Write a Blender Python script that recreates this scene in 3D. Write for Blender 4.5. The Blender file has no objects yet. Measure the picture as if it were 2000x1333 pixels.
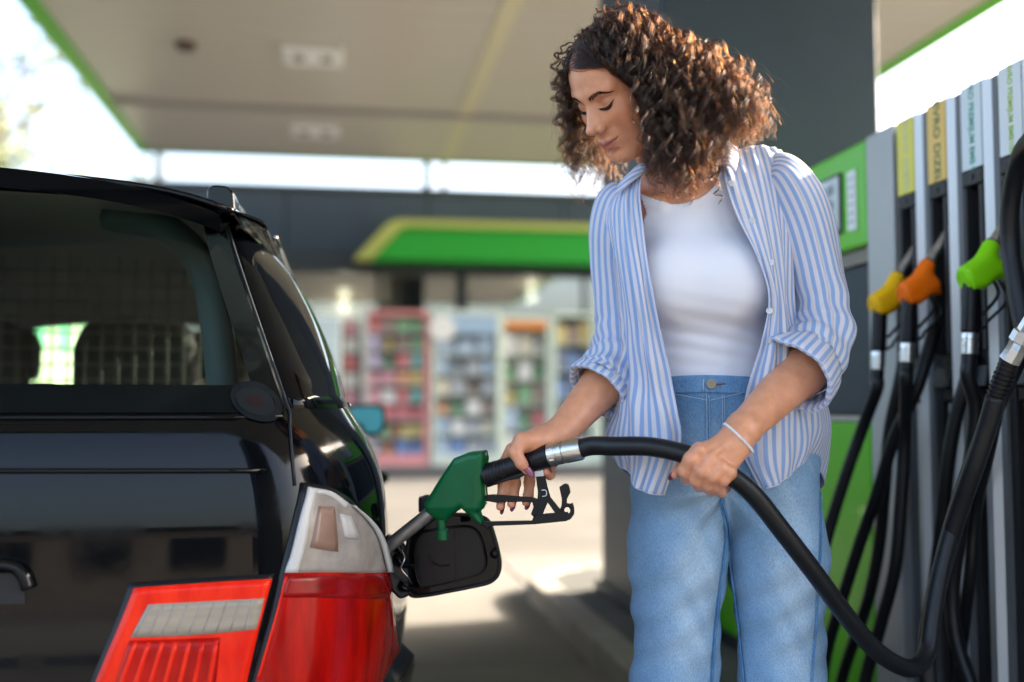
import bpy, math, random
import numpy as np
from mathutils import Vector

# ------------------------------------------------------------------ camera, sky, sun, exposure
S = bpy.context.scene
FPX = 2111.0
YAW = math.radians(8.9); PIT = math.radians(3.63)
CAM = np.array([0.0, 0.0, .97])
FW = np.array([math.sin(YAW)*math.cos(PIT), math.cos(YAW)*math.cos(PIT), math.sin(PIT)])
RT = np.array([math.cos(YAW), -math.sin(YAW), 0.0])
UP = np.cross(RT, FW)
cd = bpy.data.cameras.new('camera'); cam = bpy.data.objects.new('camera', cd)
S.collection.objects.link(cam); S.camera = cam
cam.location = CAM; cam.rotation_euler = (math.pi/2 + PIT, 0, -YAW)
cd.sensor_width = 36; cd.lens = 36*FPX/2000; cd.clip_end = 2000; cd.clip_start = .02
cd.dof.use_dof = True; cd.dof.focus_distance = 1.86
cd.dof.aperture_fstop = cd.lens/27.0; cd.dof.aperture_blades = 0

SUN_EL = math.radians(28); SUN_AZ = math.radians(12)      # azimuth from +X towards +Y
w = bpy.data.worlds.new('World'); S.world = w; w.use_nodes = True
nt = w.node_tree; bg = nt.nodes['Background']
sky = nt.nodes.new('ShaderNodeTexSky'); sky.sky_type = 'NISHITA'; sky.sun_disc = False
sky.sun_elevation = SUN_EL; sky.sun_rotation = math.pi/2 - SUN_AZ
sky.air_density = 1.0; sky.dust_density = 6.0; sky.ozone_density = 1.0
nt.links.new(sky.outputs[0], bg.inputs[0]); bg.inputs[1].default_value = .15
sl = bpy.data.lights.new('sun', 'SUN'); so = bpy.data.objects.new('sun', sl); S.collection.objects.link(so)
sl.energy = 2.9; sl.angle = math.radians(.5); sl.color = (1, .86, .68)
sd = Vector((math.cos(SUN_EL)*math.cos(SUN_AZ), math.cos(SUN_EL)*math.sin(SUN_AZ), math.sin(SUN_EL)))
so.rotation_euler = sd.to_track_quat('Z', 'Y').to_euler(); so.location = (20, 5, 12)
S.view_settings.view_transform = 'Standard'; S.view_settings.look = 'None'
S.view_settings.exposure = 2.72; S.view_settings.gamma = 1; S.view_settings.use_curve_mapping = False
S.render.engine = 'CYCLES'
S.cycles.max_bounces = 8; S.cycles.transparent_max_bounces = 16; S.cycles.glossy_bounces = 5
S.cycles.diffuse_bounces = 4
S.cycles.use_denoising = True; S.cycles.sample_clamp_indirect = 6

# ------------------------------------------------------------------ helpers
def A(*v): return np.array(v, float)
def ray(px, py): return FW + (px-1000)/FPX*RT - (py-666.5)/FPX*UP
def PD(px, py, D): return CAM + ray(px, py)*D            # world point at camera depth D
def PX(px, py, X): r = ray(px, py); return CAM + r*(X/r[0])
def PY(px, py, Y): r = ray(px, py); return CAM + r*(Y/r[1])
def PZ(px, py, Z): r = ray(px, py); return CAM + r*((Z-.97)/r[2])

MATS = {}
def mat(name, col, rough=.5, metal=0, col2=None, nscale=8, nlo=.35, nhi=.65, bump=0, bscale=60, coat=0, spec=.32, sss=0,
        emis=None, estr=0, transm=0, stretch=None, alpha=1):
    if name in MATS: return MATS[name]
    m = bpy.data.materials.new(name); m.use_nodes = True; MATS[name] = m
    t = m.node_tree; b = t.nodes['Principled BSDF']
    def C4(c): return (c[0], c[1], c[2], 1)
    b.inputs['Base Color'].default_value = C4(col); b.inputs['Roughness'].default_value = rough
    b.inputs['Metallic'].default_value = metal; b.inputs['Specular IOR Level'].default_value = spec
    b.inputs['Coat Weight'].default_value = coat; b.inputs['Coat Roughness'].default_value = .03
    b.inputs['Transmission Weight'].default_value = transm
    if sss:
        b.inputs['Subsurface Weight'].default_value = sss; b.inputs['Subsurface Radius'].default_value = (1, .35, .18)
        b.inputs['Subsurface Scale'].default_value = .008
    if emis: b.inputs['Emission Color'].default_value = C4(emis); b.inputs['Emission Strength'].default_value = estr
    tc = t.nodes.new('ShaderNodeTexCoord'); vec = tc.outputs['Object']
    if stretch:
        mp = t.nodes.new('ShaderNodeMapping'); mp.inputs['Scale'].default_value = stretch
        t.links.new(vec, mp.inputs[0]); vec = mp.outputs[0]
    if col2:
        n = t.nodes.new('ShaderNodeTexNoise'); n.inputs['Scale'].default_value = nscale; n.inputs['Detail'].default_value = 6
        n.inputs['Roughness'].default_value = .6
        t.links.new(vec, n.inputs['Vector'])
        r = t.nodes.new('ShaderNodeValToRGB'); r.color_ramp.elements[0].position = nlo; r.color_ramp.elements[1].position = nhi
        r.color_ramp.elements[0].color = C4(col); r.color_ramp.elements[1].color = C4(col2)
        t.links.new(n.outputs[0], r.inputs[0]); t.links.new(r.outputs[0], b.inputs['Base Color'])
    if bump:
        n2 = t.nodes.new('ShaderNodeTexNoise'); n2.inputs['Scale'].default_value = bscale; n2.inputs['Detail'].default_value = 4
        t.links.new(vec, n2.inputs['Vector'])
        bp = t.nodes.new('ShaderNodeBump'); bp.inputs['Strength'].default_value = bump; bp.inputs['Distance'].default_value = .01
        t.links.new(n2.outputs[0], bp.inputs['Height']); t.links.new(bp.outputs[0], b.inputs['Normal'])
    return m

def glass_mat(name, tint, refl=.3, rough=.0):
    """a coated pane: part mirror, part tinted see-through"""
    m = bpy.data.materials.new(name); m.use_nodes = True; t = m.node_tree; t.nodes.clear()
    o = t.nodes.new('ShaderNodeOutputMaterial'); mx = t.nodes.new('ShaderNodeMixShader')
    tr = t.nodes.new('ShaderNodeBsdfTransparent'); tr.inputs[0].default_value = (*tint, 1)
    gl = t.nodes.new('ShaderNodeBsdfGlossy'); gl.inputs['Roughness'].default_value = rough
    lw = t.nodes.new('ShaderNodeLayerWeight'); lw.inputs[0].default_value = .5
    fr = t.nodes.new('ShaderNodeMath'); fr.operation = 'POWER'; fr.inputs[1].default_value = 5; t.links.new(lw.outputs['Facing'], fr.inputs[0])
    ad = t.nodes.new('ShaderNodeMath'); ad.operation = 'ADD'; ad.use_clamp = True; ad.inputs[1].default_value = refl+.04
    t.links.new(fr.outputs[0], ad.inputs[0]); t.links.new(ad.outputs[0], mx.inputs[0])
    t.links.new(tr.outputs[0], mx.inputs[1]); t.links.new(gl.outputs[0], mx.inputs[2]); t.links.new(mx.outputs[0], o.inputs[0])
    MATS[name] = m; return m

class MB:
    def __init__(s): s.v = []; s.f = []
    def add(s, vs, fs):
        n = len(s.v); s.v += [tuple(map(float, p)) for p in vs]; s.f += [tuple(i+n for i in f) for f in fs]; return s
    def box(s, x0, x1, y0, y1, z0, z1):
        return s.add([(x0,y0,z0),(x1,y0,z0),(x1,y1,z0),(x0,y1,z0),(x0,y0,z1),(x1,y0,z1),(x1,y1,z1),(x0,y1,z1)],
                     [(0,3,2,1),(4,5,6,7),(0,1,5,4),(1,2,6,5),(2,3,7,6),(3,0,4,7)])
    def prism(s, poly, axis, a0, a1):
        """poly: 2-D outline; axis 0/1/2 is the direction of extrusion"""
        n = len(poly)
        def pt(p, a):
            q = [p[0], p[1]]; q.insert(axis, a); return q
        vs = [pt(p, a0) for p in poly] + [pt(p, a1) for p in poly]
        return s.add(vs, [tuple(range(n))[::-1], tuple(range(n, 2*n))] + [(i, (i+1) % n, n+(i+1) % n, n+i) for i in range(n)])
    def slab(s, pts, off):
        """closed outline of 3-D points thickened by the vector off"""
        n = len(pts); off = np.array(off, float)
        vs = [np.array(p)-off/2 for p in pts] + [np.array(p)+off/2 for p in pts]
        return s.add(vs, [tuple(range(n))[::-1], tuple(range(n, 2*n))] + [(i, (i+1) % n, n+(i+1) % n, n+i) for i in range(n)])
    def tube(s, path, rad, seg=12, cap=True, closed=False):
        P = [np.array(p, float) for p in path]; n = len(P)
        R = rad if hasattr(rad, '__len__') else [rad]*n
        up = None; rings = []
        for i in range(n):
            if closed: t = P[(i+1) % n]-P[i-1]
            else: t = P[min(i+1, n-1)]-P[max(i-1, 0)]
            t = t/(np.linalg.norm(t)+1e-9)
            if up is None:
                a = A(0,0,1) if abs(t[2]) < .9 else A(1,0,0); up = np.cross(np.cross(t, a), t)
            up = up-t*(up@t); up /= np.linalg.norm(up)+1e-9; b = np.cross(t, up)
            rings.append([P[i]+R[i]*(math.cos(k*2*math.pi/seg)*up+math.sin(k*2*math.pi/seg)*b) for k in range(seg)])
        vs = [p for r in rings for p in r]; fs = []
        m = n if closed else n-1
        for i in range(m):
            j = (i+1) % n
            for k in range(seg):
                fs.append((i*seg+k, i*seg+(k+1) % seg, j*seg+(k+1) % seg, j*seg+k))
        if cap and not closed: fs += [tuple(range(seg))[::-1], tuple(range((n-1)*seg, n*seg))]
        return s.add(vs, fs)
    def grid(s, G, flip=False):
        """G: rows x cols x 3 array"""
        r, c = G.shape[:2]; fs = []
        for i in range(r-1):
            for j in range(c-1):
                q = (i*c+j, i*c+j+1, (i+1)*c+j+1, (i+1)*c+j)
                fs.append(q[::-1] if flip else q)
        return s.add(G.reshape(-1, 3), fs)

def link(o): S.collection.objects.link(o); return o
def tag(o, label=None, cat=None, group=None, kind=None):
    if label: o['label'] = label
    if cat: o['category'] = cat
    if group: o['group'] = group
    if kind: o['kind'] = kind
    return o
def empty(name, loc=(0,0,0), label=None, cat=None, group=None, rz=0):
    o = link(bpy.data.objects.new(name, None)); o.location = [float(a) for a in loc]; o.rotation_euler = (0,0,rz); o.empty_display_size = .1
    return tag(o, label, cat, group)
def adopt(o, parent, world=True):
    if parent is not None:
        o.parent = parent
        if world:       # geometry was given in world coordinates
            p = parent; off = Vector((0,0,0))
            while p is not None: off = off+p.location; p = p.parent
            o.location = o.location-off
    return o
def obj(name, mb, m, parent=None, smooth=False, bevel=0, bseg=2, world=True, solid=0, subsurf=0, label=None, cat=None, group=None, kind=None, auto=None):
    me = bpy.data.meshes.new(name); me.from_pydata(mb.v, [], mb.f); me.update(); me.validate()
    if smooth: me.shade_smooth()
    me.materials.append(m)
    o = link(bpy.data.objects.new(name, me)); tag(o, label, cat, group, kind); adopt(o, parent, world)
    if solid: md = o.modifiers.new('solid', 'SOLIDIFY'); md.thickness = solid; md.offset = 0
    if subsurf: md = o.modifiers.new('sub', 'SUBSURF'); md.levels = subsurf; md.render_levels = subsurf
    if bevel:
        md = o.modifiers.new('bevel', 'BEVEL'); md.width = bevel; md.segments = bseg; md.limit_method = 'ANGLE'; md.angle_limit = math.radians(35)
        md.harden_normals = True; me.shade_smooth()
    if auto is not None:
        me.shade_smooth(); me.set_sharp_from_angle(angle=math.radians(auto))
    return o
def copytree(o, parent=None):
    c = link(o.copy())
    if parent is not None: c.parent = parent
    for ch in list(o.children): copytree(ch, c)
    return c
def text_mesh(txt, size, m, name='lettering', bold=0, stretch=1.0):
    cu = bpy.data.curves.new('t', 'FONT'); cu.body = txt; cu.size = size; cu.align_x = 'CENTER'; cu.align_y = 'CENTER'; cu.offset = bold
    cu.extrude = .0003
    t = bpy.data.objects.new('t', cu); S.collection.objects.link(t)
    dg = bpy.context.evaluated_depsgraph_get(); me = bpy.data.meshes.new_from_object(t.evaluated_get(dg))
    bpy.data.objects.remove(t); me.materials.clear(); me.materials.append(m)
    if stretch != 1:
        for v in me.vertices: v.co.x *= stretch
    return link(bpy.data.objects.new(name, me))
def smoothpath(pts, n=8, extra=None):
    """Catmull-Rom through 3-D (or n-D) points"""
    P = [np.array(p, float) for p in pts]; P = [2*P[0]-P[1]]+P+[2*P[-1]-P[-2]]; out = []
    for i in range(1, len(P)-2):
        for k in range(n):
            t = k/n; a, b, c, d = P[i-1:i+3]
            out.append(.5*((2*b)+(-a+c)*t+(2*a-5*b+4*c-d)*t*t+(-a+3*b-3*c+d)*t**3))
    out.append(P[-2]); return out
def cr_grid(G, nr, nc):
    """bicubic interpolation of a control grid (rows x cols x k)"""
    G = np.array(G, float)
    def up(G, n):
        P = np.concatenate([[2*G[0]-G[1]], G, [2*G[-1]-G[-2]]]); m = len(G)-1; out = []
        for s in np.linspace(0, m, n):
            i = min(int(s), m-1); t = s-i; a, b, c, d = P[i], P[i+1], P[i+2], P[i+3]
            out.append(.5*((2*b)+(-a+c)*t+(2*a-5*b+4*c-d)*t*t+(-a+3*b-3*c+d)*t**3))
        return np.array(out)
    return np.swapaxes(up(np.swapaxes(up(G, nr), 0, 1), nc), 0, 1)

# ------------------------------------------------------------------ implicit surfaces -> mesh (surface nets on blocks near the surface)
def smin(a, b, k): h = np.clip(.5+.5*(b-a)/k, 0, 1); return b*(1-h)+a*h-k*h*(1-h)
def smax(a, b, k): return -smin(-a, -b, k)
def cap_(p, a, b, ra, rb):
    a = np.asarray(a); b = np.asarray(b); ba = b-a; h = np.clip(((p-a)@ba)/(ba@ba), 0, 1)
    return np.linalg.norm(p-a-h[:, None]*ba, axis=1)-(ra+(rb-ra)*h)
def ell_(p, c, r, R=None):
    q = p-np.asarray(c)
    if R is not None: q = q@R
    r = np.asarray(r); k0 = np.linalg.norm(q/r, axis=1); k1 = np.linalg.norm(q/(r*r), axis=1)
    return k0*(k0-1)/(k1+1e-9)
def mesh_field(f, lo, hi, h, B=12):
    lo = np.array(lo, float); hi = np.array(hi, float)
    H = h*B; n = np.ceil((hi-lo)/H).astype(int)
    I = np.stack(np.meshgrid(*[np.arange(k) for k in n], indexing='ij'), -1).reshape(-1, 3)
    cen = lo+(I+.5)*H
    d = f(cen); act = I[np.abs(d) < H*1.25]
    loc = np.stack(np.meshgrid(*[np.arange(B+1)]*3, indexing='ij'), -1).reshape(-1, 3)
    cells = {}; V = []; K = []; EC = []
    big = (n*B+2)
    def key(c): return (c[:, 0]*big[1]+c[:, 1])*big[2]+c[:, 2]
    quads = []
    for bi in range(0, len(act), 40):
        blk = act[bi:bi+40]
        pts = (blk[:, None, :]*B+loc[None])
        val = f((lo+pts.reshape(-1, 3)*h)).reshape(len(blk), B+1, B+1, B+1)
        for q in range(len(blk)):
            v = val[q]; s = v < 0
            if s.all() or not s.any(): continue
            base = blk[q]*B
            cnt = np.zeros((B, B, B)); acc = np.zeros((B, B, B, 3))
            for ax in range(3):
                sl0 = [slice(0, B+1)]*3; sl1 = [slice(0, B+1)]*3; sl0[ax] = slice(0, B); sl1[ax] = slice(1, B+1)
                a = v[tuple(sl0)]; b = v[tuple(sl1)]; ch = (a < 0) != (b < 0)
                if not ch.any(): continue
                t = np.where(ch, a/np.where(ch, a-b, 1), 0)
                oth = [i for i in range(3) if i != ax]
                g = np.indices(ch.shape).astype(float); g[ax] += t
                for d0 in (0, 1):
                    for d1 in (0, 1):
                        ix = [slice(None)]*3; ix[oth[0]] = slice(d0, d0+B); ix[oth[1]] = slice(d1, d1+B)
                        c = ch[tuple(ix)]; cnt += c
                        for k in range(3): acc[..., k] += np.where(c, g[k][tuple(ix)], 0)
                # quads: edges whose four cells have indices e-1..e in the other axes
                E = np.argwhere(ch)
                m = np.ones(len(E), bool)
                for o_ in oth: m &= E[:, o_] < B          # edge owned by this block
                E = E[m]
                if len(E):
                    sg = a[tuple(E.T)] < 0
                    EC.append((ax, E+base, sg))
            m = cnt > 0; ci = np.argwhere(m)
            K.append(key(ci+base)); V.append(lo+h*(base+acc[m]/cnt[m][:, None]))
    K = np.concatenate(K); V = np.concatenate(V)
    order = np.argsort(K); Ks = K[order]; V = V[order]
    F = []
    for ax, E, sg in EC:
        o1, o2 = [(1, 2), (2, 0), (0, 1)][ax]
        cs = []
        for a, b in ((0, 0), (1, 0), (1, 1), (0, 1)):
            c = E.copy(); c[:, o1] -= a; c[:, o2] -= b; cs.append(key(c))
        idx = []; ok = np.ones(len(E), bool)
        for c in cs:
            j = np.searchsorted(Ks, c); j = np.minimum(j, len(Ks)-1); ok &= Ks[j] == c; idx.append(j)
        q = np.stack(idx, 1)[ok]; s2 = sg[ok]
        q[~s2] = q[~s2][:, ::-1]; F.append(q)
    F = np.concatenate(F)
    e = h*.25
    for _ in range(2):                                     # pull the vertices onto the surface
        f0 = f(V); g = np.stack([f(V+A(e,0,0))-f0, f(V+A(0,e,0))-f0, f(V+A(0,0,e))-f0], 1)/e
        V = V-np.clip(f0/(np.sum(g*g, 1)+1e-6), -h, h)[:, None]*g
    return V, F
def np_mesh(name, V, F, m, parent=None, smooth=True, world=True, uv=None, **kw):
    me = bpy.data.meshes.new(name); n = F.shape[1]
    me.vertices.add(len(V)); me.vertices.foreach_set('co', np.asarray(V, np.float32).ravel())
    me.loops.add(F.size); me.loops.foreach_set('vertex_index', np.asarray(F, np.int32).ravel())
    me.polygons.add(len(F)); me.polygons.foreach_set('loop_start', np.arange(0, F.size, n, dtype=np.int32))
    me.update(calc_edges=True); me.validate()
    if smooth: me.shade_smooth()
    me.materials.append(m)
    if uv is not None:
        l = me.uv_layers.new(name='UVMap'); vi = np.zeros(len(me.loops), np.int32); me.loops.foreach_get('vertex_index', vi)
        l.data.foreach_set('uv', np.asarray(uv, np.float32)[vi].ravel())
    o = link(bpy.data.objects.new(name, me)); tag(o, kw.get('label'), kw.get('cat'), kw.get('group'), kw.get('kind'))
    adopt(o, parent, world); return o
def keep_verts(V, F, mask):
    fm = mask[F].all(1); F = F[fm]; used = np.unique(F); re = -np.ones(len(V), int); re[used] = np.arange(len(used))
    return V[used], re[F], used
rng = np.random.default_rng(7); random.seed(7)
# ================================================================== the place
m_asph = mat('weathered asphalt', (.098,.094,.087), .9, col2=(.132,.127,.118), nscale=1.2, bump=.3, bscale=40)
m_conc = mat('forecourt concrete', (.145,.141,.134), .85, col2=(.195,.19,.18), nscale=.8, bump=.25, bscale=30)
m_kerb = mat('pale kerb stone', (.25,.24,.225), .85, col2=(.31,.30,.28), nscale=5, bump=.2, bscale=60)
m_isl = mat('grey island paving', (.085,.09,.088), .9, col2=(.12,.125,.12), nscale=3, bump=.15, bscale=30)
m_slate = mat('dark slate cladding', (.016,.027,.041), .5, col2=(.020,.033,.048), nscale=2)
m_slate2 = mat('dark steel frame', (.02,.027,.032), .4)
m_under = mat('cream metal ceiling strip', (.46,.435,.375), .34, col2=(.50,.475,.41), nscale=.5)
m_under2 = mat('pale metal ceiling strip', (.55,.51,.43), .35)
m_green = mat('bright green sheet', (.10,.47,.012), .38, coat=.15)
m_green2 = mat('green awning sheet', (.015,.30,.03), .5)
m_rim = mat('sand coloured trim', (.34,.38,.10), .5)
m_beige = mat('beige wall', (.30,.26,.22), .8, col2=(.33,.29,.245), nscale=2)
m_white = mat('white enamel', (.75,.76,.74), .35)
m_black = mat('black plastic', (.005,.005,.007), .38)
m_dark = mat('dark void lining', (.02,.02,.022), .8)

g = MB(); g.add([(-400,-400,0),(400,-400,0),(400,600,0),(-400,600,0)], [(0,1,2,3)])
obj('ground', g, m_asph, kind='structure')
# forecourt: cast slabs with open joints
fc = empty('pavement', (0,0,0)); tag(fc, kind='structure')
sm = None
for i in range(5):
    for j in range(7):
        x0 = -8+i*4.5; y0 = -13.9+j*3.0
        mb = MB().box(.006, 4.494, .006, 2.994, -.02, .012)
        if sm is None:
            o = obj('paving_slab', mb, m_conc, fc, bevel=.004); sm = o
            o.location = (x0, y0, 0)
        else:
            o = link(sm.copy()); o.location = (x0, y0, 0)

# pump island with kerb stones
def island(label, X0, X1, Y0, Y1, first=[None]):
    r = .55; pts = []
    for cx, cy, a0 in ((X1-r, Y1-r, 0), (X0+r, Y1-r, 90), (X0+r, Y0+r, 180), (X1-r, Y0+r, 270)):
        for k in range(9):
            a = math.radians(a0+k*11.25); pts.append((cx+r*math.cos(a), cy+r*math.sin(a)))
    out = []
    for i in range(len(pts)):
        a = A(*pts[i]); b = A(*pts[(i+1) % len(pts)]); L = np.linalg.norm(b-a); n = max(1, int(round(L/.5)))
        for k in range(n): out.append(a+(b-a)*k/n)
    c = A((X0+X1)/2, (Y0+Y1)/2)
    root = empty('pump_island', ((X0+X1)/2, (Y0+Y1)/2, 0)); tag(root, kind='structure')
    inn = [p+(c-p)/np.linalg.norm(c-p)*0 for p in out]
    n = len(out); nrm = []
    for i in range(n):
        t = out[(i+1) % n]-out[i-1]; t /= np.linalg.norm(t); nrm.append(A(t[1], -t[0]))
    inner = [out[i]-nrm[i]*.13 for i in range(n)]
    i = 0
    while i < n:
        L = np.linalg.norm(out[(i+1) % n]-out[i]); step = 1 if L > .3 else 2
        k0, k1 = i, (i+step) % n
        a, b, c2, d = out[k0], out[k1], inner[k1], inner[k0]
        t = (b-a)/np.linalg.norm(b-a)*.003
        mb = MB().prism([a+t, b-t, c2-t, d+t], 2, 0, .12)
        obj('kerb_stone', mb, m_kerb, root, bevel=.012)
        i += step
    obj('island_top', MB().prism([p for p in [o_-nn*.128 for o_, nn in zip(out, nrm)]], 2, 0, .112), m_isl, root)
    return root
island('near', .93, 2.75, -4.0, 5.95)

# canopy: ceiling strips, fascia, gutter, lamps
H = 4.57
can = empty('canopy', (1.5, 3, 0), 'large flat forecourt canopy with cream strip ceiling and green edge', 'canopy')
strip = None
NS = 38  # near end cut short behind the camera to let in front skylight
for k in range(NS):
    y0 = 12.9-(k+1)*.40
    for s, (xa, xb) in enumerate(((-2.68, 1.36), (1.54, 5.58))):
        if strip is None:
            strip = obj('ceiling_strip', MB().box(0, 4.04, .008, .392, 0, .03), m_under, can, world=False, bevel=.006)
            o = strip
        else: o = link(strip.copy())
        o.location = (xa-1.5, y0-3, H)
for k in range(6):
    y0 = 12.98+k*.40
    for xa in (-2.68, 1.54):
        o = link(strip.copy()); o.data = strip.data; o.location = (xa-1.5, y0-3, H-.02)
obj('ridge_gutter', MB().box(1.362, 1.538, -2.3, 15.4, H-.012, H+.03), mat('yellowish gutter', (.56,.53,.36), .4), can)
obj('cross_beam', MB().box(-2.68, 5.58, 12.9, 12.98, H-.06, H+.05), mat('grey beam', (.30,.29,.27), .5), can)
obj('canopy_deck', MB().box(-2.68, 5.58, -2.3, 15.4, H+.032, H+.6), m_slate2, can)
obj('fascia', MB().box(-2.86, -2.682, -2.4, 15.45, H-.03, H+.75), m_green, can, bevel=.02)
obj('fascia', MB().box(5.582, 5.76, -2.4, 15.45, H-.03, H+.75), m_green, can, bevel=.02)
obj('fascia', MB().box(-2.86, 5.76, 15.4, 15.5, H-.03, H+.06), m_green, can)
obj('fascia_cap', MB().box(-2.86, 5.76, 15.4, 15.5, H+.062, H+.75), m_white, can)  # upper part made white to keep green bounce light off the shop
obj('fascia', MB().box(-2.86, 5.76, -2.52, -2.42, H-.03, H+.75), m_green, can)
for (x, y, w_) in ((-.33, 10.93, .60), (-.38, 13.95, .60), (-.33, 7.9, .6), (-.33, 4.9, .6), (3.3, 10.9, .6), (3.3, 7.9, .6)):
    r = empty('ceiling_lamp', (x, y, H))
    lab = {(10.93): 'pale twin lamp box in the middle of the canopy ceiling', (13.95): 'faint twin lamp box near the far edge of the canopy ceiling'}.get(y, 'twin ceiling lamp box '+('right of the gutter' if x > 1 else 'above the car roof')+(' nearer the shop' if y > 9 else (' at mid depth' if y > 6 else ' close to the camera')))
    tag(r, lab, 'ceiling lamp', 'canopy ceiling lamps')
    obj('housing', MB().box(x-w_/2, x+w_/2, y-.26, y+.26, H-.05, H-.001), m_white, r, bevel=.015)
    for s in (-1, 1):
        obj('lamp_glass', MB().box(x+s*.14-.055, x+s*.14+.055, y-.10, y+.10, H-.058, H-.049), mat('dull lamp glass', (.28,.25,.18), .2), r)
r = empty('smoke_detector', (-1.56, 10.8, H), 'small dark round detector on the canopy ceiling', 'detector')
obj('housing', MB().tube([(-1.56,10.8,H-.003),(-1.56,10.8,H-.05),(-1.56,10.8,H-.08)], [.10,.10,.06], 20), mat('brown cap', (.10,.07,.05), .5), r, auto=40)

# clad columns
def column(x0, x1, y0, y1, lab):
    r = empty('canopy_column', ((x0+x1)/2, (y0+y1)/2, 0), lab, 'column')
    obj('cladding', MB().box(x0, x1, y0, y1, .112, H-.013), m_slate, r, bevel=.012)
    for z in (1.55, 3.05):
        obj('cladding_joint', MB().box(x0-.002, x1+.002, y0-.002, y1+.002, z, z+.008), m_slate2, r)
    obj('base_plate', MB().box(x0-.03, x1+.03, y0-.03, y1+.03, .112, .16), m_slate2, r, bevel=.004)
column(1.23, 2.15, 4.05, 5.08, 'wide dark slate clad column behind the woman')
column(1.23, 2.15, -3.6, -2.6, 'dark slate clad column on the near end of the island')

# ------------------------------------------------------------------ shop
SY = 17.0
shop = empty('shop_building', (2, SY, 0), 'dark fronted filling station shop with glass front and green awning', 'shop')
x = -3.1
while x < 12.2:
    obj('fascia_panel', MB().box(x+.01, x+2.19, SY-.06, SY+.1, 3.38, 4.40), m_slate, shop, bevel=.01); x += 2.2
obj('fascia_beam', MB().box(-3.1, 13, SY-.10, SY+.2, 3.10, 3.37), m_slate2, shop, bevel=.01)
obj('roof_coping', MB().box(-3.2, 13.1, SY-.12, SY+9, 4.40, 4.46), m_slate2, shop)
obj('wall', MB().box(-3.09, -3.04, SY+.21, SY+9, 0, 4.39), m_beige, shop)
obj('wall', MB().box(12.8, 13, SY, SY+9, 0, 4.4), m_beige, shop)
obj('wall', MB().box(-3.03, 12.79, SY+8.8, SY+9, 0, 4.4), m_beige, shop)
obj('shop_floor', MB().box(-3.0, 12.8, SY, SY+8.8, .05, .15), m_beige, shop)
obj('shop_ceiling', MB().box(-3.0, 12.8, SY+.25, SY+8.8, 3.2, 3.3), m_beige, shop)
obj('partition', MB().box(-2.98, 1.0, SY+1.5, SY+1.6, .15, 3.19), m_beige, shop)
obj('partition', MB().box(1.35, 1.75, SY+1.5, SY+1.6, .15, 3.19), m_beige, shop)
m_shopglass = glass_mat('coated shop glass', (.55,.6,.6), .30)
xs = [-3, -1.6, .55, 1.85, 3.85, 5.85, 7.85, 9.85, 12.8]
for a, b in zip(xs[:-1], xs[1:]):
    obj('window_pane', MB().box(a+.03, b-.03, SY+.045, SY+.055, .3, 3.1), m_shopglass, shop)
for a in xs:
    wd = .09 if a == 1.85 else .035
    obj('mullion', MB().box(a-wd, a+wd, SY, SY+.10, .15, 3.1), m_slate2, shop, bevel=.005)
obj('plinth', MB().box(-3, 12.8, SY-.02, SY+.12, .13, .30), m_slate2, shop)
obj('floor_step', MB().box(-3.4, 13.5, SY-1.3, SY, 0, .13), mat('dark step stone', (.10,.10,.10), .8), shop, bevel=.02)
wb = empty('added_backdrop', (-12, 35, 0), 'added pale green box beyond the shop, a bright patch seen through the car', 'building')  # stand-in block, added for the bright green view through the windscreen
obj('wall', MB().box(-17, -7.6, 27, 44, 0, 3.6), mat('pale backdrop green', (.17,.27,.15), .8, col2=(.24,.34,.22), nscale=1), wb); obj('roof', MB().box(-17.2, -7.4, 26.8, 44.2, 3.601, 3.8), m_slate2, wb)
for k in range(3): obj('window', MB().box(-7.598, -7.57, 28.2+k*2.4, 29.4+k*2.4, 2.5, 3.4), mat('green backdrop patch', (.05,.30,.14), .6), wb)  # green patches added to the stand-in block
aw = empty('awning_sign', (4.5, SY-.3, 3.2), 'long bright green awning box with sand coloured rim above the shop windows', 'awning')
z0, z1 = 3.25, 3.86
obj('panel', MB().prism([(.42, z0), (.86, z1-.14), (1.0, z1-.11), (8.0, z1-.11), (8.0, z0)], 1, SY-.62, SY-.10), m_green2, aw, bevel=.01)
obj('rim', MB().prism([(.16, z0), (.62, z1-.10), (.72, z1-.03), (.86, z1), (8.0, z1), (8.0, z1-.108), (1.0, z1-.108), (.86, z1-.137), (.418, z0)], 1, SY-.66, SY-.10), m_rim, aw)
# roof posts between shop roof and canopy
for px, lab in ((311, 'thin dark roof post at the left end of the gap under the canopy'), (834, 'thicker dark roof post in the gap under the canopy'), (868, 'thin dark roof post beside the thicker one')):
    p = PY(px, 330, 17.6); r_ = .07 if px != 868 else .05
    t = obj('roof_post', MB().tube([(p[0], 17.6, 4.46), (p[0], 17.6, 5.4)], r_, 12), m_slate2, auto=40)
    tag(t, lab, 'post', 'posts on the shop roof')
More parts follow.
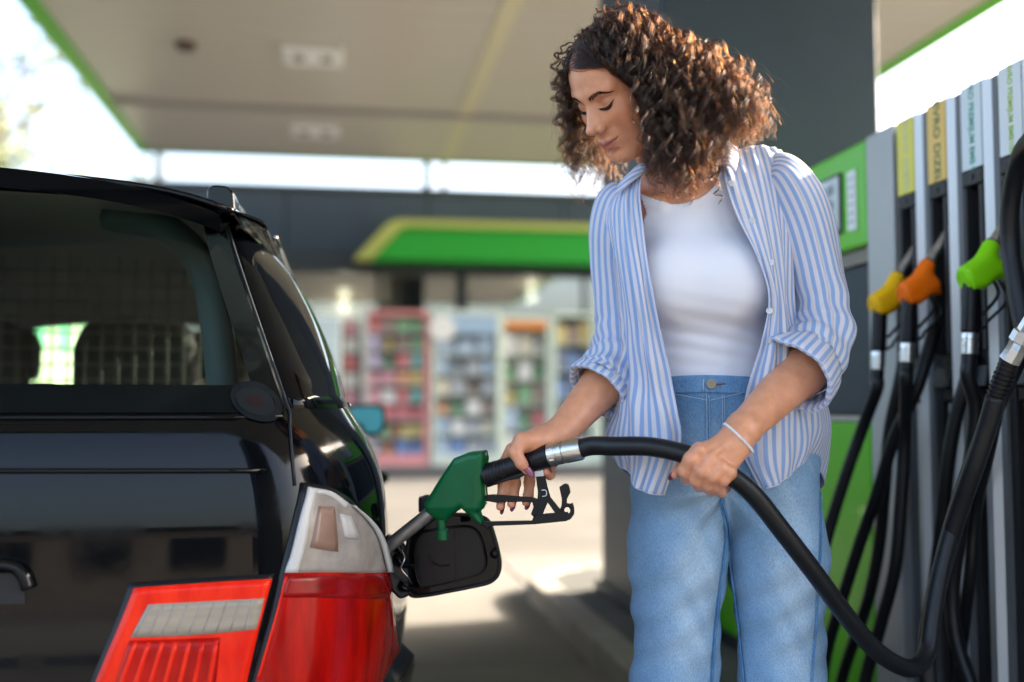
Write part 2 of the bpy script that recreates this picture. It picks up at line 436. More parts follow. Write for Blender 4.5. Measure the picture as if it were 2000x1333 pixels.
# interior lamps
for k, (px, py, Y, lab) in enumerate(((672, 570, 18.2, 'round lit ceiling lamp inside the shop above the pale panel'), (1038, 552, 18.6, 'round lit ceiling lamp inside the shop above the green cabinet'))):
    p = PY(px, py, Y)
    r = empty('pendant_lamp', p, lab, 'lamp', 'lit lamps in the shop')
    obj('lamp_shade', MB().tube([p+A(0,0,.10), p+A(0,0,.04)], [.04,.14], 16), m_white, r)
    obj('lamp_bulb', MB().tube([p+A(0,0,.035), p+A(0,0,0), p-A(0,0,.06), p-A(0,0,.09)], [.05,.09,.08,.03], 16), mat('lit bulb glass', (1,.9,.7), .4, emis=(1,.86,.6), estr=1.0), r, smooth=True)
    obj('cord', MB().tube([p+A(0,0,.10), A(p[0],p[1],3.2)], .008, 6), m_black, r)
    l = bpy.data.lights.new('shop_lamp_light', 'POINT'); l.energy = 5; l.color = (1,.85,.62); l.shadow_soft_size = .1
    lo = link(bpy.data.objects.new('shop_lamp_light', l)); lo.location = p-A(0,0,.25)

# ------------------------------------------------------------------ display cabinets in front of the shop
COL = {'red': (.55,.03,.03), 'pink': (.62,.22,.28), 'lavender': (.42,.36,.58), 'blue': (.03,.16,.45), 'green': (.08,.33,.08), 'yellow': (.62,.45,.05),
       'orange': (.65,.22,.03), 'white': (.7,.7,.68), 'teal': (.04,.36,.30), 'brown': (.22,.12,.06), 'grey': (.33,.36,.40), 'pale blue': (.32,.46,.62), 'cream': (.6,.55,.40), 'navy': (.03,.06,.15)}
ORD = ['lowest', 'second', 'third', 'fourth', 'fifth', 'sixth', 'top']
seen = {}
def good(kind, col, x, y, z, w_, d_, h_, cab, sh, nsh, side):
    m = mat(col+' packaging', tuple(.68*a+.32*b for a, b in zip(COL[col], (.46,.48,.52))), .5)  # colours greyed to paint in the hazy reflection over the goods
    mb = MB()
    if kind == 'bottle':
        r = min(w_, d_)/2
        mb.tube([(0,0,0), (0,0,h_*.6), (0,0,h_*.72), (0,0,h_*.82), (0,0,h_)], [r, r, r*.75, r*.35, r*.35], 10); o = obj(kind, mb, m, None, auto=50)
    elif kind == 'canister':
        mb.prism([(-w_/2,0),(w_/2,0),(w_/2,h_*.8),(w_*.1,h_*.9),(w_*.1,h_),(-w_*.3,h_),(-w_/2,h_*.85)], 1, -d_/2, d_/2); o = obj(kind, mb, m, None, bevel=.01, bseg=1)
    else:
        mb.box(-w_/2, w_/2, -d_/2, d_/2, 0, h_); mb.box(-w_*.35, w_*.35, -d_/2-.002, -d_/2+.001, h_*.3, h_*.7); o = obj(kind, mb, m, None)
    o.location = (x, y, z); o.rotation_euler[2] = random.uniform(-.08, .08)
    shn = 'top' if sh == nsh-1 else ORD[sh]
    lab = f'{col} {kind} {side} on the {shn} shelf of the {cab}'
    tag(o, lab, kind, 'goods in the shop front cabinets')
def cabinet(px0, px1, pytop, pybot, framecol, label, short, cols, rows, header=None, Y=16.45, side_col=None, back=None):
    a = PY(px0, pybot, Y); b = PY(px1, pytop, Y); x0, x1 = a[0], b[0]; z1 = b[2]; z0 = max(a[2], .13) if pybot < 1000 else .13
    z0 = .13
    r = empty('display_cabinet', ((x0+x1)/2, Y, z0), label, 'cabinet', 'display cabinets in front of the shop')
    f = mat(framecol[0], framecol[1], .4); d = .5; t = .06
    f2 = mat(side_col[0], side_col[1], .4) if side_col else f
    obj('side_panel', MB().box(x0, x0+t, Y, Y+d, z0, z1), f, r, bevel=.008)
    obj('side_panel', MB().box(x1-t, x1, Y, Y+d, z0, z1), f2, r, bevel=.008)
    obj('top_panel', MB().box(x0+t+.001, x1-t-.001, Y, Y+d, z1-t, z1), f2 if side_col else f, r)
    obj('base_panel', MB().box(x0+t+.001, x1-t-.001, Y, Y+d, z0, z0+.16), f2 if side_col else f, r)
    obj('back_panel', MB().box(x0+t+.001, x1-t-.001, Y+d-.02, Y+d, z0+.16, z1-t), mat(back[0], back[1], .6) if back else m_white, r)
    zt = z1-t
    if header:
        obj('header_board', MB().box(x0+t+.001, x1-t-.001, Y+.002, Y+.02, z1-t-header[1], z1-t), mat(header[0]+' header', COL[header[0]], .5), r); zt -= header[1]
    n = len(rows); zb = z0+.16; hs = (zt-zb)/n
    for i in range(n):
        zs = zb+i*hs
        if i: obj('shelf', MB().box(x0+t+.001, x1-t-.001, Y+.02, Y+d-.021, zs-.015, zs), f, r)
        items = rows[n-1-i]; wv = (x1-x0-2*t)/len(items)
        for k, it in enumerate(items):
            if it is None: continue
            col, kind = it; side = ['at the left end', 'left of centre', 'at the middle', 'right of centre', 'at the right end']
            sd_ = side[int(round(k/(max(1, len(items)-1))*4))]
            good(kind, col, x0+t+wv*(k+.5), Y+.2, zs+.001, wv*.86, .26, hs*random.uniform(.62, .86), short, i, n, sd_)
B_, C_, K_ = 'bottle', 'carton', 'canister'
cabinet(708, 838, 608, 885, ('pale grey frame', (.55,.56,.55)), 'pale framed display cabinet with pink red right post full of colourful cartons', 'red edged cabinet', 3,
  [[('red',C_),('brown',C_),('green',C_),('green',K_)], [('lavender',C_),('yellow',B_),('brown',C_),('green',C_)], [('lavender',K_),('green',B_),('red',C_),('teal',C_)],
   [('pink',C_),('pink',K_),('orange',C_),('yellow',C_)], [('pink',C_),('white',C_),('red',K_),('teal',C_)], [('pink',K_),('red',C_),('red',C_),('red',C_)],
   [('lavender',C_),('green',C_),('orange',B_),('yellow',C_)][:4]+[('yellow',K_)], [('grey',C_),('orange',B_),('blue',C_),('blue',C_)]], side_col=('salmon red post', (.72,.30,.30)), back=('reddish lining', (.42,.25,.26)))
cabinet(842, 978, 608, 885, ('mint white frame', (.60,.68,.60)), 'white framed cabinet with blue top board and rows of grey goods', 'blue topped cabinet', 4,
  [[('pale blue',C_)]*3, [('pale blue',C_),('grey',B_),('grey',C_),('pale blue',K_)], [('cream',C_),('grey',K_),('brown',B_),('grey',C_)],
   [('orange',B_),('green',B_),('white',C_),('brown',C_)], [('pale blue',C_),('white',C_),('grey',C_),('cream',C_)], [('pale blue',K_),('blue',C_),('grey',C_),('grey',C_)]], header=('pale blue', .30), back=('grey lining', (.4,.45,.5)))
cabinet(978, 1076, 620, 852, ('mint white frame', (.60,.68,.60)), 'mint framed cabinet with an orange header and green bottles', 'orange headed cabinet', 3,
  [[('white',C_),('cream',C_),('white',B_)], [('green',B_),('white',C_),('green',B_)], [('yellow',B_),('green',C_),('brown',C_)], [('pale blue',C_),('green',B_),('red',C_)], [('white',C_),('pale blue',K_),('grey',C_)]], header=('orange', .13), Y=16.5)
cabinet(1080, 1162, 612, 870, ('pale mint frame', (.55,.66,.58)), 'dark backed cabinet of blue and yellow goods beside the woman', 'dark backed cabinet', 3,
  [[('yellow',K_),('brown',C_),('yellow',C_)], [('navy',C_),('blue',C_),('navy',C_)], [('blue',K_),('navy',C_),('brown',C_)], [('brown',B_),('grey',C_),('yellow',C_)], [('yellow',C_),('blue',C_),('cream',C_)]], Y=16.5, back=('navy lining', (.03,.05,.08)))
cabinet(1166, 1290, 612, 870, ('pale mint frame', (.55,.66,.58)), 'mint framed cabinet mostly hidden behind the woman', 'hidden cabinet', 3,
  [[('yellow',K_),('green',C_),('white',C_)], [('blue',C_),('pale blue',C_),('white',C_)], [('cream',C_),('red',C_),('white',B_)]], Y=16.5)
# white disc added for a lamp's reflection, between the first two cabinets
p = PY(864, 641, 16.4)
o = obj('reflection_disc', MB().tube([p, p+A(0,.03,0)], .20, 28), m_white, auto=40); tag(o, 'white disc added for a lamp reflection above the blue topped cabinet', 'painted reflection')
# pale advertising freezer at the left
a = PY(575, 617, 16.4); b = PY(664, 900, 16.4)
r = empty('freezer', ((a[0]+b[0])/2, 16.6, .13), 'tall pale blue freezer standing left of the cabinets', 'freezer')
obj('body', MB().box(a[0], b[0], 16.42, 17-.13, .13, a[2]), m_white, r, bevel=.02)
obj('door', MB().box(a[0]+.02, b[0]-.02, 16.38, 16.415, .25, a[2]-.03), mat('pale blue door', (.50,.62,.66), .25, col2=(.56,.67,.70), nscale=2), r, bevel=.01)
obj('handle', MB().box(b[0]-.08, b[0]-.05, 16.33, 16.375, 1.0, 1.5), m_slate2, r)
a = PY(668, 640, 16.6); b = PY(700, 800, 16.6)
r = empty('poster_stand', ((a[0]+b[0])/2, 16.6, .13), 'narrow dark stand with pink and white leaflets beside the freezer', 'stand')
obj('post', MB().box(a[0], b[0], 16.62, 16.7, .13, a[2]+.1), m_slate2, r, bevel=.01)
for i, c in enumerate(('cream', 'pink', 'white', 'red', 'white', 'pink')):
    obj('leaflet', MB().box(a[0]+.04, b[0]-.04, 16.59, 16.615, .75+i*.27, .98+i*.27), mat(c+' packaging', COL[c], .5), r)

# ------------------------------------------------------------------ trees
m_leaf = mat('young leaf', (.14,.17,.04), .6, col2=(.28,.30,.07), nscale=3); m_bark = mat('grey bark', (.16,.13,.10), .9, col2=(.10,.08,.06), nscale=10, bump=.4)
def tree(base, h, spread, seed, label, nb=60, leaves=13, lsz=.13):
    R = random.Random(seed); r = empty('tree', base, label, 'tree')
    tb = MB(); lf = MB(); b0 = A(*base)
    def branch(p, d, L, rad, lev):
        n = 6; path = [p]; q = p.copy(); dd = d.copy()
        for i in range(n):
            dd = dd+A(R.gauss(0,.16), R.gauss(0,.16), R.gauss(.03,.1)); dd /= np.linalg.norm(dd); q = q+dd*L/n; path.append(q.copy())
        tb.tube(path, [rad*(1-.75*i/n) for i in range(n+1)], 6 if lev else 10)
        if lev < 3:
            for k in range(6 if lev == 0 else 5):
                i = R.randint(2, n); a = R.uniform(0, 6.28); s = A(math.cos(a), math.sin(a), R.uniform(-.1, .8))
                nd = dd*.5+s; nd /= np.linalg.norm(nd); branch(path[i], nd, L*R.uniform(.45,.7)*(spread if lev == 0 else 1), rad*.45, lev+1)
        if lev >= 2:
            for k in range(leaves):
                c = path[R.randint(1, n)]+A(R.gauss(0,.16), R.gauss(0,.16), R.gauss(0,.16)); u = A(R.gauss(0,1),R.gauss(0,1),R.gauss(0,1)); u /= np.linalg.norm(u)
                v = np.cross(u, A(R.gauss(0,1),R.gauss(0,1),R.gauss(0,1))); v /= np.linalg.norm(v)+1e-6; s = lsz*R.uniform(.5,1.2)
                lf.add([c-u*s, c+v*s*.45, c+u*s, c-v*s*.45], [(0,1,2,3)])
    branch(b0, A(R.gauss(0,.05), R.gauss(0,.05), 1), h*.62, h*.022, 0)
    obj('trunk', tb, m_bark, r, smooth=True); obj('crown', lf, m_leaf, r)
tree((-6.6, 19, 0), 9.0, 1.0, 3, 'thin leafed spring tree at the left edge beyond the canopy')
tree((-11.5, 30, 0), 11, 1.0, 8, 'tall spring tree further back at the left edge')
# what stands behind the photographer (seen in the paint and glass reflections)
nb = empty('neighbour_building', (0, -32, 0), 'long low pale building behind the photographer across the road', 'building')
obj('wall', MB().box(-22, 16, -36, -30, 0, 3.6), m_beige, nb); obj('roof', MB().box(-22.4, 16.4, -36.4, -29.6, 3.6, 3.9), m_slate2, nb)
for k in range(8): obj('window', MB().box(-20+k*4.4, -17.4+k*4.4, -29.98, -29.95, .9, 2.6), m_slate2, nb)
# ================================================================== fuel dispensers
m_alu = mat('satin grey aluminium', (.37,.375,.37), .45, metal=.3, col2=(.41,.415,.41), nscale=3, bump=.02, bscale=200)
m_alu2 = mat('painted edge highlight', (.60,.62,.63), .35, metal=.3)
m_gun = mat('dark grey pod metal', (.10,.11,.118), .45)
m_rub = mat('black hose rubber', (.006,.007,.009), .34, bump=.12, bscale=350, col2=(.010,.011,.013), nscale=14)
m_chrome = mat('worn nickel', (.62,.61,.58), .28, metal=1, bump=.05, bscale=120)
m_spout = mat('worn aluminium spout', (.50,.48,.44), .38, metal=.9, col2=(.33,.31,.28), nscale=30, bump=.1, bscale=200)
m_grey = mat('boot plastic', (.02,.02,.022), .5, bump=.05, bscale=200)
XF = 1.40; PITCH = .1445; Y0 = 2.545; ZT = 1.705; ZB = .112
disp = empty('fuel_dispenser', (XF+.2, 2.6, ZB), 'tall grey and green fuel dispenser with a row of hanging nozzles', 'fuel pump')
obj('corner_post', MB().box(XF, XF+.5, Y0+.035, 2.722, ZB, ZT+.005), m_alu, disp, bevel=.006)
obj('post_channel', MB().box(XF+.03, XF+.5, Y0+.004, Y0+.033, ZB, ZT-.01), m_gun, disp)
obj('back_housing', MB().box(XF+.16, XF+.62, 1.2, Y0+.003, ZB, ZT-.02), m_gun, disp, bevel=.005)
# far half: display head, recess, lower green door
obj('display_housing', MB().box(XF, XF+.5, 2.725, 4.0, 1.416, 1.708), m_green, disp, bevel=.012)
sc = obj('display_screen', MB().box(XF-.006, XF-.001, 2.86, 3.28, 1.47, 1.645), m_slate2, disp)
obj('display_pane', MB().box(XF-.010, XF-.0065, 2.87, 3.27, 1.48, 1.635), mat('pale display', (.42,.47,.48), .15, col2=(.60,.64,.66), nscale=9), disp)
for i in range(3):
    for k in range(4):
        obj('display_digit', MB().box(XF-.0125, XF-.0105, 2.90+k*.055, 2.935+k*.055, 1.50+i*.045, 1.525+i*.045), mat('digit grey', (.20,.24,.26), .5), disp)
obj('price_label', MB().box(XF-.004, XF-.001, 2.775, 2.825, 1.468, 1.635), m_white, disp)
for i in range(6): obj('label_line', MB().box(XF-.006, XF-.0045, 2.785, 2.815, 1.49+i*.024, 1.494+i*.024), mat('grey print', (.3,.25,.4), .5), disp)
obj('head_underside', MB().box(XF+.02, XF+.5, 2.725, 4.0, 1.375, 1.414), mat('beige brown strip', (.22,.19,.15), .6), disp)
obj('recess_panel', MB().box(XF+.03, XF+.5, 2.725, 4.0, .955, 1.373), m_slate, disp, bevel=.005)
obj('ledge', MB().box(XF-.004, XF+.5, 2.725, 4.0, .938, .953), mat('sand ledge', (.45,.41,.33), .5), disp)
obj('door', MB().box(XF, XF+.5, 2.725, 4.0, ZB+.02, .936), m_green, disp, bevel=.008)
obj('far_post', MB().box(XF, XF+.5, 4.003, 4.04, ZB, ZT+.005), m_alu, disp)

LAB = [('EVRO DIZEL', (.70,.62,.07), (.55,.56,.42), .030, 'yellow'), ('EVRO DIZEL', (.72,.46,.10), (.06,.14,.08), .036, 'amber'),
       ('EVRO PREMIJUM BMB 95', (.60,.66,.68), (.05,.33,.22), .027, 'white'), ('EVRO PREMIJUM BMB100', (.62,.66,.66), (.35,.50,.04), .022, 'white'),
       ('EVRO DIZEL', (.60,.66,.68), (.05,.33,.22), .030, 'white')]
for k in range(6):
    y1 = Y0-k*PITCH; y0 = y1-.080; yr = y1-.118; yg = y1-PITCH
    pod = obj('pod_rib', MB().prism([(XF, y0-.001), (XF+.012, y0-.009), (XF+.012, yr), (XF+.16, yr), (XF+.16, y0-.001)], 2, ZB, ZT), mat('mid grey rib', (.13,.135,.14), .45), disp)
    obj('rib_highlight', MB().prism([(XF-.001, y0-.0015), (XF+.0115, y0-.0100), (XF+.0115, y0-.0185), (XF-.004, y0-.0055)], 2, ZB, ZT-.001), m_alu2, disp)  # pale strip on the chamfer, an edge highlight put into the colour
    obj('pod_gap', MB().box(XF+.02, XF+.16, yg+.001, yr-.001, ZB, ZT-.012), m_dark, disp)
    obj('label_block', MB().box(XF+.001, XF+.16, y0, y1, 1.512, ZT), m_gun, disp, bevel=.002)
    txt, pc, tc_, sz, nm = LAB[min(k, 4)]
    pl = obj('label_plate', MB().box(XF-.004, XF, y0+.001, y1-.001, 1.512, ZT-.002), mat(nm+str(k)+' label sheet', pc, .35), disp)
    t = text_mesh(txt, sz, mat(f'label ink {k}', tc_, .5), bold=.0004, stretch=.80 if k not in (0,1) else (1.02 if k == 1 else 1.15))
    t.name = 'lettering'
    # reads downwards, letter tops towards the camera side
    from mathutils import Matrix
    Mx = Matrix(((0,0,-1),(0,-1,0),(-1,0,0)))       # local x -> -z ; local y -> -y ; local z -> -x
    t.matrix_world = Matrix.Translation((XF-.0046, (y0+y1)/2-.002, (1.512+ZT)/2)) @ Mx.to_4x4()
    t.parent = pl; t.matrix_parent_inverse = (Matrix.Translation(disp.location) @ Matrix.Translation(Vector(pl.location))).inverted()
    # nozzle boot
    b = MB()
    fr = obj('boot_top', MB().box(XF-.006, XF+.05, y0+.002, y1-.002, 1.474, 1.510), m_grey, disp, bevel=.004)
    obj('boot_screw', MB().tube([(XF-.009, (y0+y1)/2, 1.493), (XF-.005, (y0+y1)/2, 1.493)], .007, 10), m_black, disp)
    obj('boot_side', MB().box(XF-.006, XF+.05, y0+.002, y0+.016, 1.10, 1.472), m_grey, disp, bevel=.003)
    obj('boot_side', MB().box(XF-.006, XF+.05, y1-.016, y1-.002, 1.10, 1.472), m_grey, disp, bevel=.003)
    obj('boot_back', MB().box(XF+.075, XF+.085, y0+.002, y1-.002, 1.0, 1.51), mat('worn boot lining', (.10,.095,.085), .6, col2=(.20,.18,.15), nscale=9) if k == 1 else m_dark, disp)
    obj('boot_plate', MB().box(XF+.01, XF+.02, y0+.018, y1-.018, .99, 1.10), m_black, disp, bevel=.003)
    obj('channel_panel', MB().box(XF+.02, XF+.03, y0+.001, y1-.025, ZB, .985), m_alu, disp)
    obj('channel_groove', MB().box(XF+.035, XF+.045, y1-.024, y1-.001, ZB, .985), m_dark, disp)
    obj('hose_clip', MB().prism([(XF-.012, 1.02), (XF+.02, 1.02), (XF+.02, 1.07), (XF-.002, 1.07)], 1, y0+.004, y1-.004), m_black, disp, bevel=.004)
obj('dispenser_plinth', MB().box(XF-.01, XF+.63, 1.19, 4.05, ZB-.01, ZB+.05), m_slate2, disp)

# ------------------------------------------------------------------ hanging nozzles, shaped in the X-Z plane of a slot
def hung_nozzle(col, label, yc, dz=0, lit=None):
    """nozzle hanging in a boot; local frame: x towards the pump, z up, origin at the boot"""
    ref = 2.36                                   # slot centre of the orange one
    def q(px, py): p = PY(px, py, ref); return A(p[0]-XF, 0, p[2])
    root = empty('fuel_nozzle', (XF, yc, dz), label, 'fuel nozzle', 'nozzles hanging in the dispenser')
    disc = q(1763, 578); rear = q(1822, 556); neck0 = q(1795, 556); neck = q(1810, 520); sp0 = q(1813, 515); sp1 = q(1842, 470)+A(.02,0,.03); tail = q(1834, 572)
    hp0 = q(1776, 590); hp1 = q(1773, 668)
    ax = (rear-disc)/np.linalg.norm(rear-disc)
    def f(p):
        p = p*A(1, 1.0, 1)
        d = cap_(p, disc+ax*.012, disc+ax*.030, .0305, .030)
        # flat front face
        d = smin(d, cap_(p, disc+ax*.03, rear-ax*.006, .029, .022), .012)
        d = smin(d, cap_(p, neck0, neck, .024, .0185), .018)
        d = smin(d, cap_(p, rear-ax*.01, tail, .013, .005), .012)
        d = smax(d, -((p-disc)@ax)+.0, .006)
        d = smax(d, np.abs(p[:, 1])-.027, .006)
        return d
    V, F = mesh_field(f, A(-.25,-.05,1.1), A(.12,.05,1.45), .0025)
    m = mat(col[0], col[1], .4, bump=.02, bscale=150, spec=.25)
    np_mesh('nozzle_cover', V, F, m, root, world=False)
    # front cap disc
    def ring(c, r, n=24):
        u = np.cross(ax, A(0,1,0)); u /= np.linalg.norm(u); return [c+r*(math.cos(a)*u+math.sin(a)*A(0,1,0)) for a in np.linspace(0, 2*math.pi, n, endpoint=False)]
    obj('front_cap', MB().tube([disc-ax*.000, disc-ax*.003], [.0235,.0215], 24), m, root, world=False, auto=40)
    obj('cap_ring', MB().tube([disc-ax*.003+ (x_-disc) for x_ in ring(disc, .015)], .0011, 6, closed=True), m, root, world=False, smooth=True)
    sd_ = (sp1-sp0)/np.linalg.norm(sp1-sp0)
    obj('spout', MB().tube([sp0-sd_*.012, sp0+sd_*.005, sp1], [.0135,.0115,.0105], 18), m_spout, root, world=False, auto=50)
    obj('spout_ring', MB().tube([sp0-sd_*.004, sp0+sd_*.008], [.0155,.0145], 18), mat('brown ring', (.16,.10,.06), .5), root, world=False, auto=50)
    hd = (hp1-hp0)/np.linalg.norm(hp1-hp0)
    gp = [hp0-hd*.02]; gr = [.019]
    n = 13
    for i in range(n):
        a = hp0+(hp1-hp0)*(i+.2)/n; b = hp0+(hp1-hp0)*(i+.75)/n
        gp += [a, a+hd*.0004, b, b+hd*.0004]; gr += [.0180,.0195,.0195,.0180]
    gp.append(hp1+hd*.004); gr.append(.0165)
    obj('grip', MB().tube(gp, gr, 18), m_black, root, world=False, auto=30)
    f0 = hp1+hd*.003
    obj('ferrule', MB().tube([f0, f0+hd*.002, f0+hd*.014, f0+hd*.0145, f0+hd*.018, f0+hd*.0185, f0+hd*.030, f0+hd*.0305, f0+hd*.045, f0+hd*.046], [.0165,.0175,.0175,.0155,.0155,.0178,.0178,.0170,.0170,.0150], 22), m_chrome, root, world=False, auto=30)
    # trigger and guard on the pump side of the grip
    g0 = rear+A(.0,0,-.018); g1 = g0+A(.02,0,-.05); g2 = hp1+A(.038,0,.012); g3 = hp1+A(.012,0,-.002)
    obj('trigger_guard', MB().tube(smoothpath([g0, g1, g2+A(.004,0,.01), g2, g3], 5), .0035, 8), m_black, root, world=False, smooth=True)
    obj('trigger', MB().tube(smoothpath([g0+A(-.012,0,-.004), g0+A(0,0,-.04), g2+A(-.012,0,.02)], 5), [.004]*11, 8), m_black, root, world=False, smooth=True)
    bot = f0+hd*.045
    return root, bot+A(XF, yc, dz), hd
hn1, e1, h1 = hung_nozzle(('yellow nozzle cover', (.90,.50,.005)), 'yellow covered nozzle hanging left of the orange one', 2.505-.003, -.012)
hn2, e2, h2 = hung_nozzle(('orange nozzle cover', (.95,.17,.002)), 'orange covered nozzle hanging between the yellow and lime green ones', 2.36)
hn3, e3, h3 = hung_nozzle(('lime nozzle cover', (.24,.70,.005)), 'lime green covered nozzle hanging nearest the right edge', 2.105, .006)
def hose(name, pts, rad, label, start=None, hd=None, n=8, m=None):
    P = [PX(*p[:2], p[2]) for p in pts]
    if start is not None: P = [start, start+hd*.02, start+hd*.05]+P
    P = smoothpath(P, n)
    o = obj(name, MB().tube(P, rad, 18), m or m_rub, smooth=True); tag(o, label, 'hose', 'black hoses hanging from the dispenser'); return o
HR = .0155
def crimp(e, hd, parent):      # narrow second ferrule on two of the hoses
    obj('hose_crimp', MB().tube([e, e+hd*.003, e+hd*.028, e+hd*.03], [.012,.0135,.0135,.012], 18), m_chrome, parent, auto=30)
crimp(e1, h1, hn1); crimp(e2, h2, hn2)
hose('hose', [(1685,835,1.30), (1650,935,1.27), (1618,1040,1.24), (1596,1130,1.21), (1590,1240,1.2), (1600,1350,1.2), (1640,1430,1.22), (1690,1400,1.28)], HR, 'black hose curving down from the yellow nozzle', e1, h1)
hose('hose', [(1767,860,1.335), (1760,980,1.33), (1748,1110,1.32), (1720,1220,1.31), (1690,1330,1.29), (1675,1450,1.29)], HR, 'black hose falling from the orange nozzle', e2, h2)
hose('hose', [(1906,800,1.33), (1896,900,1.33), (1874,1040,1.32), (1860,1150,1.32), (1866,1240,1.32), (1890,1320,1.33), (1925,1400,1.35)], HR*1.05, 'black hose falling from the lime green nozzle', e3, h3)
hose('hose', [(1826,640,1.40), (1812,690,1.37), (1790,760,1.34), (1745,860,1.32), (1715,960,1.31), (1680,1060,1.30), (1648,1160,1.28), (1618,1260,1.26), (1600,1360,1.24)], HR, 'black hose crossing from upper right behind the orange nozzle hose')
hose('hose', [(1770,650,1.40), (1762,720,1.37), (1738,840,1.35), (1728,950,1.35), (1718,1060,1.35), (1696,1170,1.34), (1655,1290,1.33), (1630,1380,1.3)], HR, 'black hose hanging behind the one of the orange nozzle')
hose('hose', [(1900,640,1.42), (1893,720,1.39), (1866,820,1.37), (1850,920,1.36), (1838,1040,1.36), (1822,1180,1.36), (1815,1380,1.36)], HR, 'black hose hanging left of the lime nozzle hose')
hose('hose', [(1995,640,1.30), (1960,740,1.32), (1935,860,1.34), (1905,1000,1.36), (1895,1120,1.36), (1880,1240,1.37), (1870,1380,1.38)], HR*.9, 'thin black hose behind the crossing hoses at the right')
# thick hose coming over from the right edge, with boot and swivel
hose('hose', [(2080,250,1.22), (2030,262,1.24), (1996,300,1.27), (1976,380,1.29), (1972,470,1.30), (1984,560,1.30), (2000,640,1.30), (2030,720,1.3)], .0180, 'thick black hose looping down at the right edge beside the white label')
sw = empty('hose_swivel', PX(1985, 660, 1.18), 'silver swivel with ribbed black sleeve on the thick hose at the right edge', 'hose fitting')
a = PX(2035, 600, 1.20); b = PX(2005, 648, 1.19); c = PX(1972, 705, 1.17); d = PX(1935, 800, 1.155)
dr = (c-a)/np.linalg.norm(c-a)
obj('swivel_body', MB().tube([a, b, b+dr*.004, b+dr*.022, b+dr*.026, c-dr*.02, c], [.017,.017,.021,.021,.0175,.0175,.0195], 8), m_chrome, sw, auto=20)
sl_ = []; sr = []; N = 11
for i in range(N):
    p0 = c+(d-c)*(i/N); p1 = c+(d-c)*((i+.55)/N); base = .0165-.0035*i/N
    sl_ += [p0, p0+(d-c)*.004, p1, p1+(d-c)*.004]; sr += [base, base+(.0025 if i > 2 else .001), base+(.0025 if i > 2 else .001), base]
sl_.append(d); sr.append(.013)
obj('ribbed_sleeve', MB().tube(sl_, sr, 20), m_black, sw, auto=25)
hose('hose', [(1945,775,1.155), (1928,835,1.15), (1905,905,1.14), (1872,1000,1.13), (1845,1090,1.12), (1823,1180,1.11), (1812,1260,1.10), (1815,1340,1.10), (1840,1420,1.12), (1900,1440,1.2)], .0175, 'black hose with faint print running down from the ribbed sleeve')
# ================================================================== held nozzle and its hose
def dn(px): return 1.93-(px-770)/365*.10                    # depth of the nozzle plane along the camera axis
def q(px, py, off=0): return PD(px, py, dn(px)+off)
m_ngreen = mat('dark green nozzle cover', (.0005,.09,.028), .3, spec=.32, bump=.03, bscale=160, col2=(.0005,.11,.036), nscale=12)
hold = empty('held_fuel_nozzle', q(900, 960), 'dark green fuel nozzle held in the open filler of the black car', 'fuel nozzle')
G = {k: q(*v) for k, v in dict(top=(932,902), mid=(905,935), low=(925,985), neck=(880,975), nose=(851,1000), fin=(934,1015), tip=(938,1022), b1=(863,1032)).items()}
# body outline in the nozzle plane
outline = [(832,982), (868,925), (890,893), (920,881), (948,879), (952,895), (948,940), (950,975), (944,994), (938,1000), (946,1018), (944,1027), (932,1024), (918,1008), (905,992), (893,1000), (872,1020), (850,1015), (836,1000)]
ex = (q(1000,950)-q(900,950)); ex /= np.linalg.norm(ex); ez = UP-ex*(UP@ex); ez /= np.linalg.norm(ez); en = np.cross(ex, ez); O = q(900, 950)
P2 = [((q(*p)-O)@ex, (q(*p)-O)@ez) for p in outline]
def poly_sdf(x, y, P):
    P = np.array(P); d = np.full(len(x), 1e9); s = np.ones(len(x)); n = len(P)
    for i in range(n):
        a = P[i]; b = P[i-1]; e = b-a; wx = x-a[0]; wy = y-a[1]
        t = np.clip((wx*e[0]+wy*e[1])/(e@e), 0, 1); dx = wx-e[0]*t; dy = wy-e[1]*t; d = np.minimum(d, dx*dx+dy*dy)
        c1 = y >= a[1]; c2 = y < b[1]; c3 = e[0]*wy > e[1]*wx
        s = np.where((c1 & c2 & c3) | (~c1 & ~c2 & ~c3), -s, s)
    return s*np.sqrt(d)
def f_noz(p):
    r = p-O; x = r@ex; y = r@ez; z = r@en
    d2 = poly_sdf(x, y, P2)
    th = np.clip(.023-.012*np.clip((-y-.035)/.03, 0, 1), .006, .03)
    return smax(d2+.001, np.abs(z)-th, .014)
V, F = mesh_field(f_noz, O-.12, O+.12, .0022)
np_mesh('nozzle_cover', V, F, m_ngreen, hold)
obj('cover_seam', MB().tube(smoothpath([q(949,884)-en*.0, q(947,940), q(950,985)], 6), .0015, 6), mat('pale seam', (.4,.42,.3), .5), hold, smooth=True)
obj('vent_stub', MB().tube([q(862,1012), q(863,1035), q(864,1035), q(865,1054)], [.0085,.0075,.0105,.010], 14), m_ngreen, hold, auto=40)
s0 = q(846,998); s1 = q(742,1080)
dd = (s1-s0)/np.linalg.norm(s1-s0)
obj('spout', MB().tube([s0-dd*.01, s0, s0+dd*.10, s1], [.0125,.0122,.0118,.0115], 24), m_spout, hold, auto=50)
